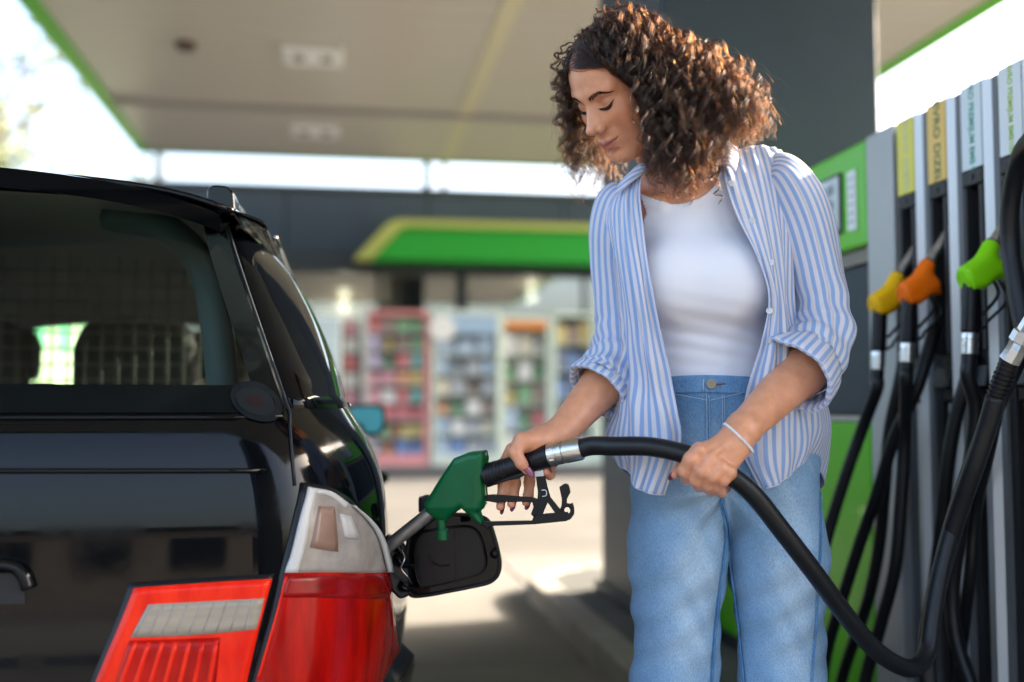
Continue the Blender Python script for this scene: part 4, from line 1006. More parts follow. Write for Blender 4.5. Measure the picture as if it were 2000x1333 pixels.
# ---- fuel filler: pocket and open flap
pk = [hit(738,1040,1.02,.72), hit(798,1040,1.2,.72), hit(798,1160,1.2,.62), hit(742,1150,1.02,.62)]
fy = 2.0
obj('filler_pocket', MB().slab([PD(728,1034,1.98), PD(752,1040,1.98), PD(792,1062,2.0), PD(800,1110,2.0), PD(800,1160,2.0), PD(780,1168,1.99), PD(762,1150,1.98), PD(752,1090,1.97)], A(.0,.05,0)), m_gask, car, bevel=.006, bseg=2)
obj('filler_ring', MB().tube([PD(742,1044,1.975), PD(775,1066,1.96), PD(794,1092,1.975), PD(800,1150,1.985)], .006, 10), m_brt if False else m_paint, car, smooth=True)
flap_px = [(812,1010),(850,1003),(905,1002),(940,1006),(958,1018),(968,1045),(976,1075),(980,1100),(976,1124),(960,1140),(930,1148),(880,1158),(830,1167),(803,1167),(792,1150),(790,1110),(793,1060),(800,1025)]
flap_px = [(p[0], p[1]) for p in smoothpath([A(x, y, 0) for x, y in flap_px+flap_px[:1]], 4)[:-1]]
def fp(x, y, o=0): return PD(x, y, 2.02-(x-790)/190*.03+o)
nf = np.cross(fp(900,1100)-fp(800,1100), fp(800,1000)-fp(800,1100)); nf /= np.linalg.norm(nf)
m_flap = mat('flap inner black', (.008,.008,.010), .32, bump=.05, bscale=300)
fo = obj('fuel_flap', MB().slab([fp(*p) for p in flap_px], nf*.007), m_paint, car, bevel=.002, bseg=2)
cx_, cy_ = 885, 1085
ip0 = None
def shr(p, k): return fp(cx_+(p[0]-cx_)*k, cy_+(p[1]-cy_)*k, -.006)
obj('flap_rim', MB().tube([shr(p, .955)+A(0,0,0) for p in flap_px], .0035, 8, closed=True), m_flap, fo, smooth=True)
ip = [(825,1040),(870,1032),(915,1030),(935,1045),(945,1075),(948,1105),(935,1122),(890,1135),(835,1147),(818,1140),(810,1105),(813,1060)]
ip = [(p[0], p[1]) for p in smoothpath([A(x, y, 0) for x, y in ip+ip[:1]], 4)[:-1]]
obj('flap_panel', MB().slab([fp(*p, -.006) for p in ip], nf*.005), m_flap, fo, bevel=.0025, bseg=2)
obj('flap_panel_rim', MB().tube([fp(*p, -.0095) for p in ip], .0014, 6, closed=True), m_paint, fo, smooth=True)
obj('flap_rib', MB().slab([fp(884,1036,-.0095), fp(887,1036,-.0095), fp(890,1134,-.0095), fp(887,1134,-.0095)], nf*.002), m_flap, fo)
obj('flap_stop', MB().tube([fp(966,1082,-.008), fp(966,1082,-.022), fp(966,1082,-.030)], [.009,.008,.004], 14), m_black, fo, smooth=True)
obj('flap_hook', MB().slab([fp(935,1010,-.008), fp(960,1022,-.008), fp(955,1034,-.008), fp(938,1024,-.008)], nf*.010), m_black, fo, bevel=.001)
obj('cap_tether_clip', MB().tube(smoothpath([fp(838,1085,-.011), fp(845,1100,-.011), fp(862,1106,-.011), fp(878,1104,-.011)], 5), .0016, 6), m_black, fo, smooth=True)
for a, b in (((762,1072),(806,1108)), ((775,1130),(806,1150))):
    obj('hinge_arm', MB().tube(smoothpath([PD(*a,1.98), PD((a[0]+b[0])/2, (a[1]+b[1])/2+10, 1.96), PD(*b,1.99)], 6), .0055, 8), m_paint, car, smooth=True)
obj('hinge_spring', MB().tube(smoothpath([PD(784,1072,1.965), PD(790,1092,1.95), PD(783,1110,1.95), PD(797,1128,1.955), PD(803,1140,1.97)], 5), .0018, 6), m_brt, car, smooth=True)
obj('flap_back_edge', MB().slab([PD(818,972,2.02), PD(836,966,2.02), PD(852,975,2.02), PD(850,1004,2.02), PD(818,1003,2.02)], A(0,.03,0)), m_gask, fo, bevel=.004)
# ================================================================== the woman
SKIN = (.70,.325,.185)
def attr_mat(name, rough, bump, bscale, sss=0, spec=.5):
    """skin: colour comes from the surface attribute 'tint' (lips, cheeks, painted shade and highlight) with fine mottling"""
    m = bpy.data.materials.new(name); m.use_nodes = True; t = m.node_tree; b = t.nodes['Principled BSDF']; MATS[name] = m
    at = t.nodes.new('ShaderNodeAttribute'); at.attribute_name = 'tint'
    n = t.nodes.new('ShaderNodeTexNoise'); n.inputs['Scale'].default_value = 45; n.inputs['Detail'].default_value = 5
    tc = t.nodes.new('ShaderNodeTexCoord'); t.links.new(tc.outputs['Object'], n.inputs['Vector'])
    r = t.nodes.new('ShaderNodeValToRGB'); r.color_ramp.elements[0].color = (.90,.86,.84,1); r.color_ramp.elements[1].color = (1.06,1.02,1.0,1)
    r.color_ramp.elements[0].position = .35; r.color_ramp.elements[1].position = .65
    mx = t.nodes.new('ShaderNodeMix'); mx.data_type = 'RGBA'; mx.blend_type = 'MULTIPLY'; mx.inputs[0].default_value = 1
    t.links.new(n.outputs[0], r.inputs[0]); t.links.new(at.outputs['Color'], mx.inputs[6]); t.links.new(r.outputs[0], mx.inputs[7]); t.links.new(mx.outputs[2], b.inputs['Base Color'])
    b.inputs['Roughness'].default_value = rough; b.inputs['Specular IOR Level'].default_value = spec
    if sss: b.inputs['Subsurface Weight'].default_value = sss; b.inputs['Subsurface Radius'].default_value = (1,.35,.2); b.inputs['Subsurface Scale'].default_value = .006
    n2 = t.nodes.new('ShaderNodeTexNoise'); n2.inputs['Scale'].default_value = bscale; n2.inputs['Detail'].default_value = 3; t.links.new(tc.outputs['Object'], n2.inputs['Vector'])
    bp = t.nodes.new('ShaderNodeBump'); bp.inputs['Strength'].default_value = bump; bp.inputs['Distance'].default_value = .002
    t.links.new(n2.outputs[0], bp.inputs['Height']); t.links.new(bp.outputs[0], b.inputs['Normal']); return m
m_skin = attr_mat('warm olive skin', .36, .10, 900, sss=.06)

HD = 1.93; HS = .937
HR_ = np.array([[-0.48968748,-0.71577448,-0.49786851],[0.86867022,-0.35142618,-0.34915854],[0.07495474,-0.60346212,0.79386098]])   # columns: her right, forward, up
HT = PD(1207.1, 166.6, HD)
def hw(*p): return HT+HR_@(A(*p)*HS)
def to_head(p): return ((p-HT)@HR_)/HS
def f_head(pw):
    p = to_head(pw); q = p*A(1,1,1); q[:, 0] = np.abs(q[:, 0])       # mirrored face
    d = ell_(q, A(0,-.022,.035), A(.073,.094,.082))
    d = smin(d, ell_(q, A(0,.026,.030), A(.064,.063,.070)), .02)
    d = smin(d, ell_(q, A(0,.032,-.030), A(.058,.054,.062)), .02)
    d = smin(d, ell_(q, A(.036,.050,-.030), A(.024,.024,.022)), .02)
    d = smin(d, ell_(q, A(0,.034,-.086), A(.043,.042,.037)), .02)
    d = smin(d, ell_(q, A(.034,.040,-.062), A(.024,.026,.030)), .02)
    d = smin(d, cap_(q, A(.048,.000,-.066), A(.017,.052,-.110), .020, .018), .022)
    d = smin(d, ell_(q, A(0,.064,-.113), A(.023,.018,.018)), .016)
    d = smin(d, cap_(q, A(.010,.083,.018), A(.044,.066,.020), .009, .008), .014)          # brow
    d = smin(d, ell_(q, A(0,.067,-.073), A(.030,.026,.030)), .014)                         # muzzle
    d = smax(d, -ell_(q, A(.031,.104,-.001), A(.019,.021,.0125)), .016)                    # sockets
    d = smin(d, ell_(q, A(.031,.0655,-.0025), A(.0155,.0150,.0135)), .004)                   # lids over the eyeball
    d = smin(d, cap_(q, A(.020,.0715,-.014), A(.042,.062,-.011), .0060, .005), .008)          # lower lid
    # nose
    d = smin(d, cap_(q, A(0,.081,.006), A(0,.1075,-.037), .0065, .0080), .012)
    d = smin(d, cap_(q, A(.006,.078,-.006), A(.0140,.081,-.036), .008, .0095), .010)
    d = smin(d, cap_(q, A(.003,.082,-.008), A(.0065,.0945,-.034), .0070, .0100), .008)
    d = smin(d, ell_(q, A(0,.1085,-.040), A(.0105,.0105,.0095)), .005)
    d = smin(d, ell_(q, A(.0125,.0955,-.0440), A(.0080,.0105,.0080)), .004)
    d = smin(d, cap_(q, A(0,.104,-.047), A(0,.090,-.052), .0045, .004), .005)
    d = smax(d, -ell_(q, A(.0068,.1005,-.0530), A(.0038,.0065,.0050)), .003)
    # lips
    d = smax(d, -cap_(q, A(.0,.1035,-.0570), A(.0,.0985,-.0670), .0035, .003), .006)
    up_ = smin(cap_(q, A(.0262,.0735,-.0715), A(.012,.0880,-.0735), .0028, .0048), cap_(q, A(.012,.0880,-.0735), A(.0,.0925,-.0755), .0050, .0046), .003)
    lo_ = smin(cap_(q, A(.0250,.0730,-.0735), A(.010,.0850,-.0850), .0028, .0060), cap_(q, A(.010,.0850,-.0850), A(0,.0875,-.0865), .0060, .0064), .003)
    d = smin(d, up_, .0045); d = smin(d, lo_, .0045)
    ml_ = smin(cap_(q, A(.0262,.0775,-.0720), A(.012,.0935,-.0782), .0010, .0014), cap_(q, A(.012,.0940,-.0782), A(.0,.0985,-.0805), .0016, .0016), .002)
    d = smax(d, -ml_-.0002, .0045)
    d = smax(d, -cap_(q, A(0,.0875,-.0985), A(.014,.080,-.0970), .0030, .002), .010)
    d = smax(d, -cap_(q, A(.0175,.0905,.0055), A(.046,.070,.0065), .0009, .0006), .0030)   # lid crease
    d = smin(d, smax(ell_(q, A(.073,-.008,-.010), A(.008,.018,.030)), -ell_(q, A(.082,-.004,-.008), A(.006,.010,.018)), .004), .006)
    return d*HS*.9
NB = PD(1345,385,1.985)      # base of the neck
SHR, ELR, WRR = PD(1205,425,2.00), PD(1232,690,2.02), PD(1092,848,1.885)
SHL, ELL, WRL = PD(1534,350,1.99), PD(1604,685,1.95), PD(1452,838,1.765)
TU = A(.02,-.02,1); TU /= np.linalg.norm(TU)
TORSO_R = None
def f_torso(p):
    d = ell_(p, PD(1372,505,2.00), A(.140,.094,.180))
    d = smin(d, cap_(p, SHR+A(.01,0,0), SHL-A(.02,0,0), .040, .040), .06)
    d = smin(d, ell_(p, PD(1385,690,2.00), A(.122,.085,.15)), .05)
    d = smin(d, ell_(p, PD(1408,850,2.00), A(.165,.108,.13)), .05)
    d = smin(d, ell_(p, PD(1318,548,1.905), A(.066,.050,.062)), .055)
    d = smin(d, ell_(p, PD(1438,548,1.905), A(.066,.050,.062)), .055)
    return d
def f_neck(p):
    d = cap_(p, hw(0,-.030,-.050), NB, .050, .056)
    d = smin(d, cap_(p, NB+A(0,.01,.03), SHL+A(-.03,0,.01), .042, .035), .04)
    d = smin(d, cap_(p, NB+A(0,.01,.02), SHR+A(.03,0,.01), .042, .035), .04)
    d = smin(d, cap_(p, PD(1290,392,1.925), PD(1215,385,1.95), .0085, .007), .012)      # collar bones
    d = smin(d, cap_(p, PD(1352,388,1.925), PD(1450,350,1.95), .0085, .007), .012)
    return d
def chain(p, pts, k=.004):
    d = None
    for a, b in zip(pts[:-1], pts[1:]):
        e = cap_(p, a[0], b[0], a[1], b[1]); d = e if d is None else smin(d, e, k)
    return d
c3 = lambda x, y, D, r: (PD(x, y, D), r)
RF = [  # right hand (on the nozzle): index, middle, ring, little, thumb
    [c3(1000,878,1.880,.0115), c3(986,905,1.897,.0105), c3(983,945,1.898,.0095), c3(980,972,1.888,.0086), c3(977,990,1.877,.0072)],
    [c3(1018,872,1.886,.0115), c3(1004,905,1.904,.0105), c3(1006,945,1.900,.0097), c3(1003,970,1.885,.0088), c3(999,984,1.872,.0078)],
    [c3(1040,868,1.886,.0112), c3(1034,905,1.902,.0102), c3(1034,944,1.898,.0094), c3(1032,968,1.882,.0086), c3(1028,981,1.869,.0076)],
    [c3(1062,864,1.882,.0105), c3(1068,890,1.893,.0094), c3(1076,917,1.884,.0086), c3(1074,928,1.866,.0082), c3(1067,921,1.851,.0074)],
    [c3(1062,856,1.868,.016), c3(1020,862,1.842,.0145), c3(1007,884,1.832,.0118), c3(1018,905,1.829,.0100), c3(1029,919,1.831,.0074)]]
def f_rhand(p):
    w_ = WRR
    palm = smin(cap_(p, w_, PD(1060,858,1.880), .024, .024), ell_(p, PD(1038,868,1.873), A(.035,.022,.021)), .02)
    palm = smin(palm, cap_(p, PD(1070,862,1.872), PD(1018,868,1.852), .019, .015), .012)
    palm = smin(palm, cap_(p, PD(1085,862,1.885), PD(1062,872,1.880), .021, .013), .01)
    d = palm
    for i, c in enumerate(RF): d = smin(d, chain(p, c), .009 if i == 4 else .007)
    return d
LF = [
    [c3(1366,880,1.722,.0135), c3(1349,898,1.712,.0120), c3(1337,920,1.722,.0112), c3(1342,935,1.748,.0095), c3(1356,930,1.774,.008)],
    [c3(1387,901,1.712,.0130), c3(1370,920,1.706,.0115), c3(1360,938,1.720,.0106), c3(1366,950,1.748,.0095), c3(1380,944,1.776,.008)],
    [c3(1407,914,1.712,.0125), c3(1392,930,1.707,.0110), c3(1382,946,1.722,.0102), c3(1388,958,1.750,.0092), c3(1402,950,1.776,.008)],
    [c3(1425,924,1.718,.0118), c3(1412,938,1.714,.0100), c3(1402,950,1.726,.0092), c3(1408,961,1.750,.0085), c3(1420,954,1.772,.007)],
    [c3(1400,872,1.748,.015), c3(1355,885,1.778,.0125), c3(1336,905,1.786,.0108), c3(1324,920,1.776,.0090), c3(1318,928,1.770,.0065)]]
def f_lhand(p):
    d = cap_(p, WRL, PD(1436,858,1.750), .0275, .026)
    d = smin(d, cap_(p, PD(1432,862,1.742), PD(1378,884,1.726), .022, .0155), .014)
    d = smin(d, cap_(p, PD(1440,872,1.742), PD(1420,916,1.727), .021, .0135), .014)
    d = smin(d, cap_(p, PD(1436,866,1.740), PD(1398,903,1.724), .021, .0140), .012)
    for i, c in enumerate(LF): d = smin(d, chain(p, c), .008 if i == 4 else .006)
    for x, y in ((1367,878),(1388,899),(1408,912),(1426,922)): d = smin(d, np.linalg.norm(p-PD(x,y,1.709), axis=1)-.0075, .008)
    # tendons and the wrist bone
    d = smin(d, cap_(p, PD(1385,892,1.706), PD(1425,862,1.722), .003, .003), .008)
    d = smin(d, np.linalg.norm(p-PD(1452,856,1.742), axis=1)-.010, .014)
    return d
def f_arms(p):
    a = cap_(p, SHR, ELR, .038, .038); b = cap_(p, ELR, WRR*.3+ELR*.7, .041, .043); c = cap_(p, WRR*.3+ELR*.7, WRR, .043, .0265)
    r = smin(a, smin(b, c, .02), .02)
    a = cap_(p, SHL, ELL, .040, .038); b = cap_(p, ELL, WRL*.3+ELL*.7, .042, .043); c = cap_(p, WRL*.3+ELL*.7, WRL, .043, .0275)
    l = smin(a, smin(b, c, .02), .02)
    return np.minimum(r, l)
gz = .012
LEG = [[PD(1340,900,2.0), PD(1324,1080,1.99), A(*PD(1317,1333,1.98)[:2], .46), None], [PD(1493,900,2.0), PD(1518,1080,1.99), A(*PD(1528,1333,1.98)[:2], .46), None]]
for L in LEG: L[3] = A(L[2][0], L[2][1]+.03, .10)
def f_legs(p, r=(.085,.075,.055,.042), k=.03):
    out = None
    for L in LEG:
        d = smin(cap_(p, L[0], L[1], r[0], r[1]), cap_(p, L[1], L[2], r[1], r[2]), k); d = smin(d, cap_(p, L[2], L[3], r[2], r[3]), k)
        out = d if out is None else np.minimum(out, d)
    return out
def near(p, lo, hi, f, pad=.05):
    """evaluate f only where the sample batch comes close to its box"""
    lo = np.asarray(lo); hi = np.asarray(hi)
    dd = np.linalg.norm(np.maximum(np.maximum(lo-p, p-hi), 0), axis=1)
    out = dd+pad; m = dd < pad
    if m.any(): out[m] = f(p[m])
    return out
def bb(pts, r): P = np.array(pts); return P.min(0)-r, P.max(0)+r
BH = bb([HT], .15); BR = bb([PD(1000,870,1.86), PD(1100,990,1.90), PD(970,850,1.86)], .03); BL = bb([PD(1310,940,1.72), PD(1470,830,1.78), PD(1400,960,1.78)], .03)
BA = bb([SHR, ELR, WRR, SHL, ELL, WRL], .06); BT = bb([SHR, SHL, PD(1408,950,2.0)], .14); BG = bb([x for L in LEG for x in L], .11); BN = bb([hw(0,-.03,-.05), NB, SHL, SHR], .07)
def f_body(p):
    d = near(p, *BH, f_head); d = smin(d, near(p, *BN, f_neck), .018)
    t = smin(near(p, *BT, f_torso), near(p, *BG, f_legs), .03)
    d = smin(d, t, .02)
    a = near(p, *BA, f_arms); a = smin(a, near(p, *BR, f_rhand), .012); a = smin(a, near(p, *BL, f_lhand), .012)
    return smin(d, a, .02)
woman = empty('person', (float(LEG[0][2][0]+LEG[1][2][0])/2, float(LEG[0][2][1]), gz), 'woman with curly dark hair in a blue striped shirt and jeans filling the car', 'person')
V, F = mesh_field(f_body, A(-.05,1.55,.03), A(1.15,2.25,1.74), .0024)
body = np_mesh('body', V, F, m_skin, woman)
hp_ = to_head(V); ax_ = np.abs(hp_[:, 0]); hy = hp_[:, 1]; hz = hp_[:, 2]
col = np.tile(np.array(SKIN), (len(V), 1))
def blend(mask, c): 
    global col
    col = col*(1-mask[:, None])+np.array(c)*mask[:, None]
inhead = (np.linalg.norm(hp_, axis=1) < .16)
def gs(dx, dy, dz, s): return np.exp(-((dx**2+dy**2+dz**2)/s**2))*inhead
blend(.75*gs(ax_-.042, hy-.050, (hz+.038), .030), (.58,.18,.080))  # cheek: blush plus some shading put into the tint
blend(.45*gs(ax_-.030, hy-.05, (hz+.085), .035), (.57,.235,.115))  # lower face darker, shading put into the skin tint
blend(.35*gs(ax_*.7, hy-.085, (hz-.045), .030), (.74,.39,.25))  # forehead lighter, a highlight put into the skin tint
blend(.40*gs(ax_*.6, hy-.112, hz+.045, .014), (.48,.17,.10))
zc_ = np.interp(ax_, [0,.006,.012,.026], [-.0700,-.0690,-.0700,-.0712]); zl_ = np.interp(ax_, [0,.012,.020,.026], [-.0940,-.0920,-.0840,-.0740])
lip = inhead*(hy > .07)*np.clip((zc_-hz)/.0016+.5, 0, 1)*np.clip((hz-zl_)/.0020+.5, 0, 1)*np.clip((.0265-ax_)/.002, 0, 1)
blend(.75*lip, (.42,.12,.095))
mouth = inhead*(hy > .07)*np.exp(-((hz-np.interp(ax_, [0,.012,.027], [-.0803,-.0782,-.0718]))/.0013)**2)*np.clip((.030-ax_)/.004, 0, 1); blend(.55*mouth, (.14,.03,.024))  # shade between the lips painted into the tint
crease = inhead*(hy > .05)*np.exp(-((hz-np.interp(ax_, [.016,.03,.046], [.0015,.0055,.0045]))/.0011)**2)*(ax_ > .0165)*(ax_ < .046); blend(.5*crease, (.20,.07,.035))  # shade of the eyelid fold painted into the tint
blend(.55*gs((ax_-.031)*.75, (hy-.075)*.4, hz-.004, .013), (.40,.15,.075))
blend(.9*gs(ax_-.0068, (hy-.099), hz+.0515, .0042), (.10,.03,.02))  # dark of the nostril hollows painted into the tint as shade
for k_, ch in enumerate([RF, LF]):
    for c in ch:
        dd = np.linalg.norm(V-c[-1][0], axis=1); blend(.45*np.exp(-(dd/.016)**2), (.55,.19,.13))
        dd = np.linalg.norm(V-c[1][0], axis=1); blend(.30*np.exp(-(dd/.012)**2), (.52,.18,.11))
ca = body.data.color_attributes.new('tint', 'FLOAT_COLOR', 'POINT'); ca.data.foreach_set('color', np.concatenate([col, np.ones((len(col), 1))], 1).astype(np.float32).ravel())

def surf(f, px, py, D0=1.6, D1=2.3, off=0.0):
    """point where the line of sight meets a surface, raised by off along its normal"""
    r_ = ray(px, py); D = D0
    for _ in range(60):
        p = (CAM+r_*D)[None]; d = float(f(p)[0])
        if d < .0004 or D > D1: break
        D += max(d*.8, .0003)
    p = (CAM+r_*D); e = .001; f0 = f(p[None])[0]; n = A(*[f((p+np.eye(3)[i]*e)[None])[0]-f0 for i in range(3)]); n /= np.linalg.norm(n)+1e-9
    return p+n*off, n
# nails
m_nail = mat('mauve nail polish', (.22,.06,.12), .15, coat=.5)
def nail(c, d, n, L=.0075, W=.0052):
    d = d/np.linalg.norm(d); n = n-d*(n@d); n /= np.linalg.norm(n); s = np.cross(d, n); G = []
    for i in np.linspace(-1, 1.35, 9):
        w2 = W*(1 if i < .3 else math.sqrt(max(0.02, 1-((i-.3)/1.07)**2))); row = []
        for j in np.linspace(-1, 1, 7): row.append(c+d*i*L+s*j*w2+n*(.0016-(j*w2/W)**2*.0022-.0006*max(0,i)**2))
        G.append(row)
    obj('fingernail', MB().grid(np.array(G)), m_nail, woman, smooth=True, solid=.0006)
def nail_on(ch, nv, *sz):
    tip, rr = ch[-1]; d = ch[-1][0]-ch[-2][0]; d /= np.linalg.norm(d); nv = nv-d*(nv@d); nv /= np.linalg.norm(nv); nail(tip+nv*(rr*.88)+d*.002, d, nv, *sz)
nail_on(RF[4], -FW+RT*.25+UP*.30, .0095, .0062)
nail_on(RF[3], -FW+UP*.6-RT*.3)
nail_on(LF[4], -RT*.8-UP*.6-FW*.3)
for c in RF[:3]: nail_on(c, -UP*.9-FW*.5)

# lashes, brows as short fibres; hair as locks of curls
def hair_object(name, curves, m, parent, radii, **kw):
    hc = bpy.data.hair_curves.new(name); hc.add_curves([len(c) for c in curves])
    P = np.concatenate(curves).astype(np.float32)
    off = np.zeros(3); p = parent
    while p is not None: off += np.array(p.location); p = p.parent
    P = P-off.astype(np.float32)
    hc.points.foreach_set('position', P.ravel())
    ra = hc.attributes.get('radius') or hc.attributes.new('radius', 'FLOAT', 'POINT'); ra.data.foreach_set('value', np.concatenate(radii).astype(np.float32))
    hc.materials.append(m); o = link(bpy.data.objects.new(name, hc)); o.parent = parent; tag(o, kw.get('label')); return o
def hair_mat(name, mel, red, rough=.3):
    m = bpy.data.materials.new(name); m.use_nodes = True; t = m.node_tree; t.nodes.clear(); o = t.nodes.new('ShaderNodeOutputMaterial')
    h = t.nodes.new('ShaderNodeBsdfHairPrincipled'); h.parametrization = 'MELANIN'; h.inputs['Melanin'].default_value = mel; h.inputs['Melanin Redness'].default_value = red
    h.inputs['Roughness'].default_value = rough; h.inputs['Radial Roughness'].default_value = .4; h.inputs['Random Color'].default_value = .25; h.inputs['Random Roughness'].default_value = .2
    t.links.new(h.outputs[0], o.inputs[0]); return m
m_hair = hair_mat('dark brown hair', .85, .52, .28)
m_brow = mat('brow hair', (.035,.018,.012), .8, spec=.1)
hf = lambda q_: f_head(np.atleast_2d(q_))
def on_face(x, z, off=.0):
    """point of the face in front of head coordinates (x, z)"""
    y = .14
    for _ in range(60):
        d = float(f_head(hw(x, y, z)[None])[0])
        if d < .0003: break
        y -= max(d*.9, .0003)
    return A(x, y+off, z)
for sgn in (-1, 1):
    cv = []; rd = []
    n_ = 230
    for i in range(n_):
        t = rng.random(); x = .0115+.0390*t; zb_ = .0115+.0080*math.sin(min(1, t*1.3)*math.pi*.60)-.0065*max(0, t-.6)/.4; th = .0055*(1-.80*t)*(1 if t > .08 else .6)
        z = zb_+rng.uniform(-th, th)*.9; b = on_face(sgn*x, z, .0006); L = .0052*(1-.3*t)
        dx, dz = (.45+.6*t, .95-1.15*t); nn = math.hypot(dx, dz); e = on_face(sgn*(x+dx/nn*L), z+dz/nn*L, .0010)
        mid = (b+e)/2+A(0,.0006,0); cv.append(np.array([hw(*b), hw(*mid), hw(*e)])); rd.append([.00022,.00020,.00006])
    hair_object('eyebrow', cv, m_brow, woman, rd)
    # lash line and lashes
    pts = [on_face(sgn*x, z, .0007) for x, z in ((.0165,-.0085),(.021,-.0100),(.027,-.0112),(.033,-.0110),(.039,-.0090),(.0445,-.0055),(.0475,-.0030))]
    lp = smoothpath(pts, 5); n_ = len(lp)
    lash = obj('eyelash', MB().tube([hw(*p) for p in lp], [.0003+.0006*math.sin(min(1, (i+2)/n_)*math.pi*.75) for i in range(n_)], 8), m_brow, woman, smooth=True)
    cv = []; rd = []
    for i in range(60):
        p = lp[int(rng.integers(4, n_))]; L = .006*rng.uniform(.6, 1); b = hw(*p); e = hw(*(p+A(sgn*.25*L*(1+(abs(p[0])-.03)*60), L*.75, -L*.55))); m2 = hw(*(p+A(sgn*.1*L, L*.5, -L*.42)))
        cv.append(np.array([b, m2, e])); rd.append([.00026,.0002,.00006])
    hair_object('eyelash_hairs', cv, m_brow, lash, rd)
    pts = [on_face(sgn*x, z, .0002) for x, z in ((.0175,-.0108),(.023,-.0148),(.030,-.0170),(.037,-.0160),(.043,-.0115))]
    ev = [[hw(*on_face(sgn*x, z1_*(1-k)+z2_*k, .0003)) for x, z1_, z2_ in ((.0185,-.0095,-.0110),(.023,-.0102,-.0138),(.028,-.0108,-.0158),(.034,-.0106,-.0162),(.040,-.0085,-.0138),(.0445,-.0058,-.0092))] for k in (0,.5,1)]
    obj('eye', MB().grid(cr_grid(np.array(ev), 6, 20), flip=sgn > 0), mat('dark eye', (.035,.018,.013), .08, coat=.8), woman, smooth=True, solid=.0004)
    obj('lower_lash_line', MB().tube([hw(*p) for p in smoothpath(pts, 4)], .0004, 6), mat('lower lash brown', (.12,.05,.03), .6), woman, smooth=True)
# ------------------------------------------------------------------ hair
def fhn(P): return smin(f_head(P), near(P, *BN, f_neck), .02)
def push_out(P, marg):
    marg = np.broadcast_to(marg, (len(P),)).copy()
    for _ in range(3):
        d = near(P, *BH, fhn); m = d < marg
        if not m.any(): break
        Q = P[m]; d0 = d[m]; e = .002
        g = np.stack([fhn(Q+A(*v))-d0 for v in ((e,0,0),(0,e,0),(0,0,e))], 1); g /= np.linalg.norm(g, axis=1)[:, None]+1e-9
        P[m] = Q+g*((marg[m]-d0)[:, None])
    return P
def to_px(P):
    d = P-CAM; D = d@FW; return 1000+FPX*(d@RT)/D, 666.5-FPX*(d@UP)/D, D
R_ = np.random.default_rng(21)
def scalp_points(n, hairline=True):
    out = []
    while len(out) < n:
        v = R_.normal(size=3); v /= np.linalg.norm(v); p = A(0,-.02,.030)+v*A(.073,.094,.083); x, y, z = p
        if z < -.055 and y > -.06: continue
        if z < -.075: continue
        # edge of the hair: forehead, temples, round the ear
        lim_y = np.interp(z, [-.06,-.02,.02,.045,.065,.085,.12], [-.03,-.002,.018,.042,.066,.090,.2])
        if y > lim_y: continue
        out.append(p)
    return np.array(out)
roots = scalp_points(520)
part_x = .014
rw = np.array([hw(*p) for p in roots]); rx, ry, rD = to_px(rw)
side = np.where((roots[:, 0] > part_x) & (roots[:, 1] > -.06), 1, -1)
keepm = ~((side == 1) & (R_.random(len(roots)) < .45)); roots, rw, rx, ry, rD, side = [a[keepm] for a in (roots, rw, rx, ry, rD, side)]
ends = np.zeros_like(rw); N_ = len(roots)
for s in (-1, 1):
    m = np.where(side == s)[0]; key_ = rx[m]+R_.normal(size=len(m))*14-(roots[m, 2] > .06)*0; o_ = m[np.argsort(key_)]; t = np.linspace(0, 1, len(o_))
    for k, i in zip(t, o_):
        near_ = np.clip((rD[i]-1.80)/.20, 0, 1)           # 0 on the side towards the camera
        if s == -1:
            X = 1262+238*k**.85+R_.normal()*10; Yb = np.interp(X, [1262,1300,1360,1410,1450,1500], [378,402,394,350,306,286]); Y = Yb-R_.random()**1.2*1.25*np.interp(X, [1262,1400,1500], [75,70,40])
            D = 1.80+.11*near_+R_.normal()*.02+.03*k
        else:
            X = 1108+112*k+R_.normal()*9; Y = np.interp(X, [1100,1160,1220], [385,400,385])-R_.random()**1.5*90; D = 1.95+.12*near_+R_.normal()*.02
        if R_.random() < .22 and X < 1420: Y += R_.uniform(6, 26)
        ends[i] = PD(X, Y, D)
n = 44; T_ = np.linspace(0, 1, n)[:, None]
cen = hw(0,-.02,.03)
paths = []
for i in range(N_):
    r = rw[i]; e = ends[i]; nr = r-cen; nr /= np.linalg.norm(nr); s = side[i]
    outx = A(*RT)*(1 if s == -1 else -1)
    v = e-r; hl = np.linalg.norm(v[:2]); L = np.linalg.norm(v)
    k1 = .035+.020*R_.random(); top = max(0, (roots[i, 2]-.03)/.08)
    c1 = r+nr*k1*(1-.35*top)+outx*.020+A(0,0,-.004)
    c2 = e+A(0,0,1)*(.10+.03*R_.random())-outx*.010*R_.random()
    c2[2] = min(c2[2], r[2]+.03)
    P = (1-T_)**3*r+3*(1-T_)**2*T_*c1+3*(1-T_)*T_**2*c2+T_**3*e
    w_ = np.sin(T_[:, 0]*R_.uniform(5,9)+R_.uniform(0,6))*.005*np.clip(T_[:, 0]*3, 0, 1); P = P+w_[:, None]*A(R_.normal(), R_.normal(), .2)
    paths.append(P)
P = np.concatenate(paths); mg = np.repeat(.006+.020*R_.random(N_)**1.5, n)*np.tile(np.clip(np.linspace(0,1,n)*6, .25, 1), N_)
P = push_out(P, mg)
# her left side: the face stays free up to the temple line
px, py, pd = to_px(P); sidep = np.repeat(side, n)
bx = np.interp(py, [30,95,118,140,170,210,260,320,370,430], [1000,1119,1166,1214,1250,1264,1272,1264,1276,1292])
hp_ = to_head(P); fr_ = (sidep == -1) & (px < bx) & ((hp_[:, 1] > -.02) | (hp_[:, 2] < -.05))
need = np.where(fr_, (bx-px)/FPX*pd, 0); P = P+need[:, None]*RT
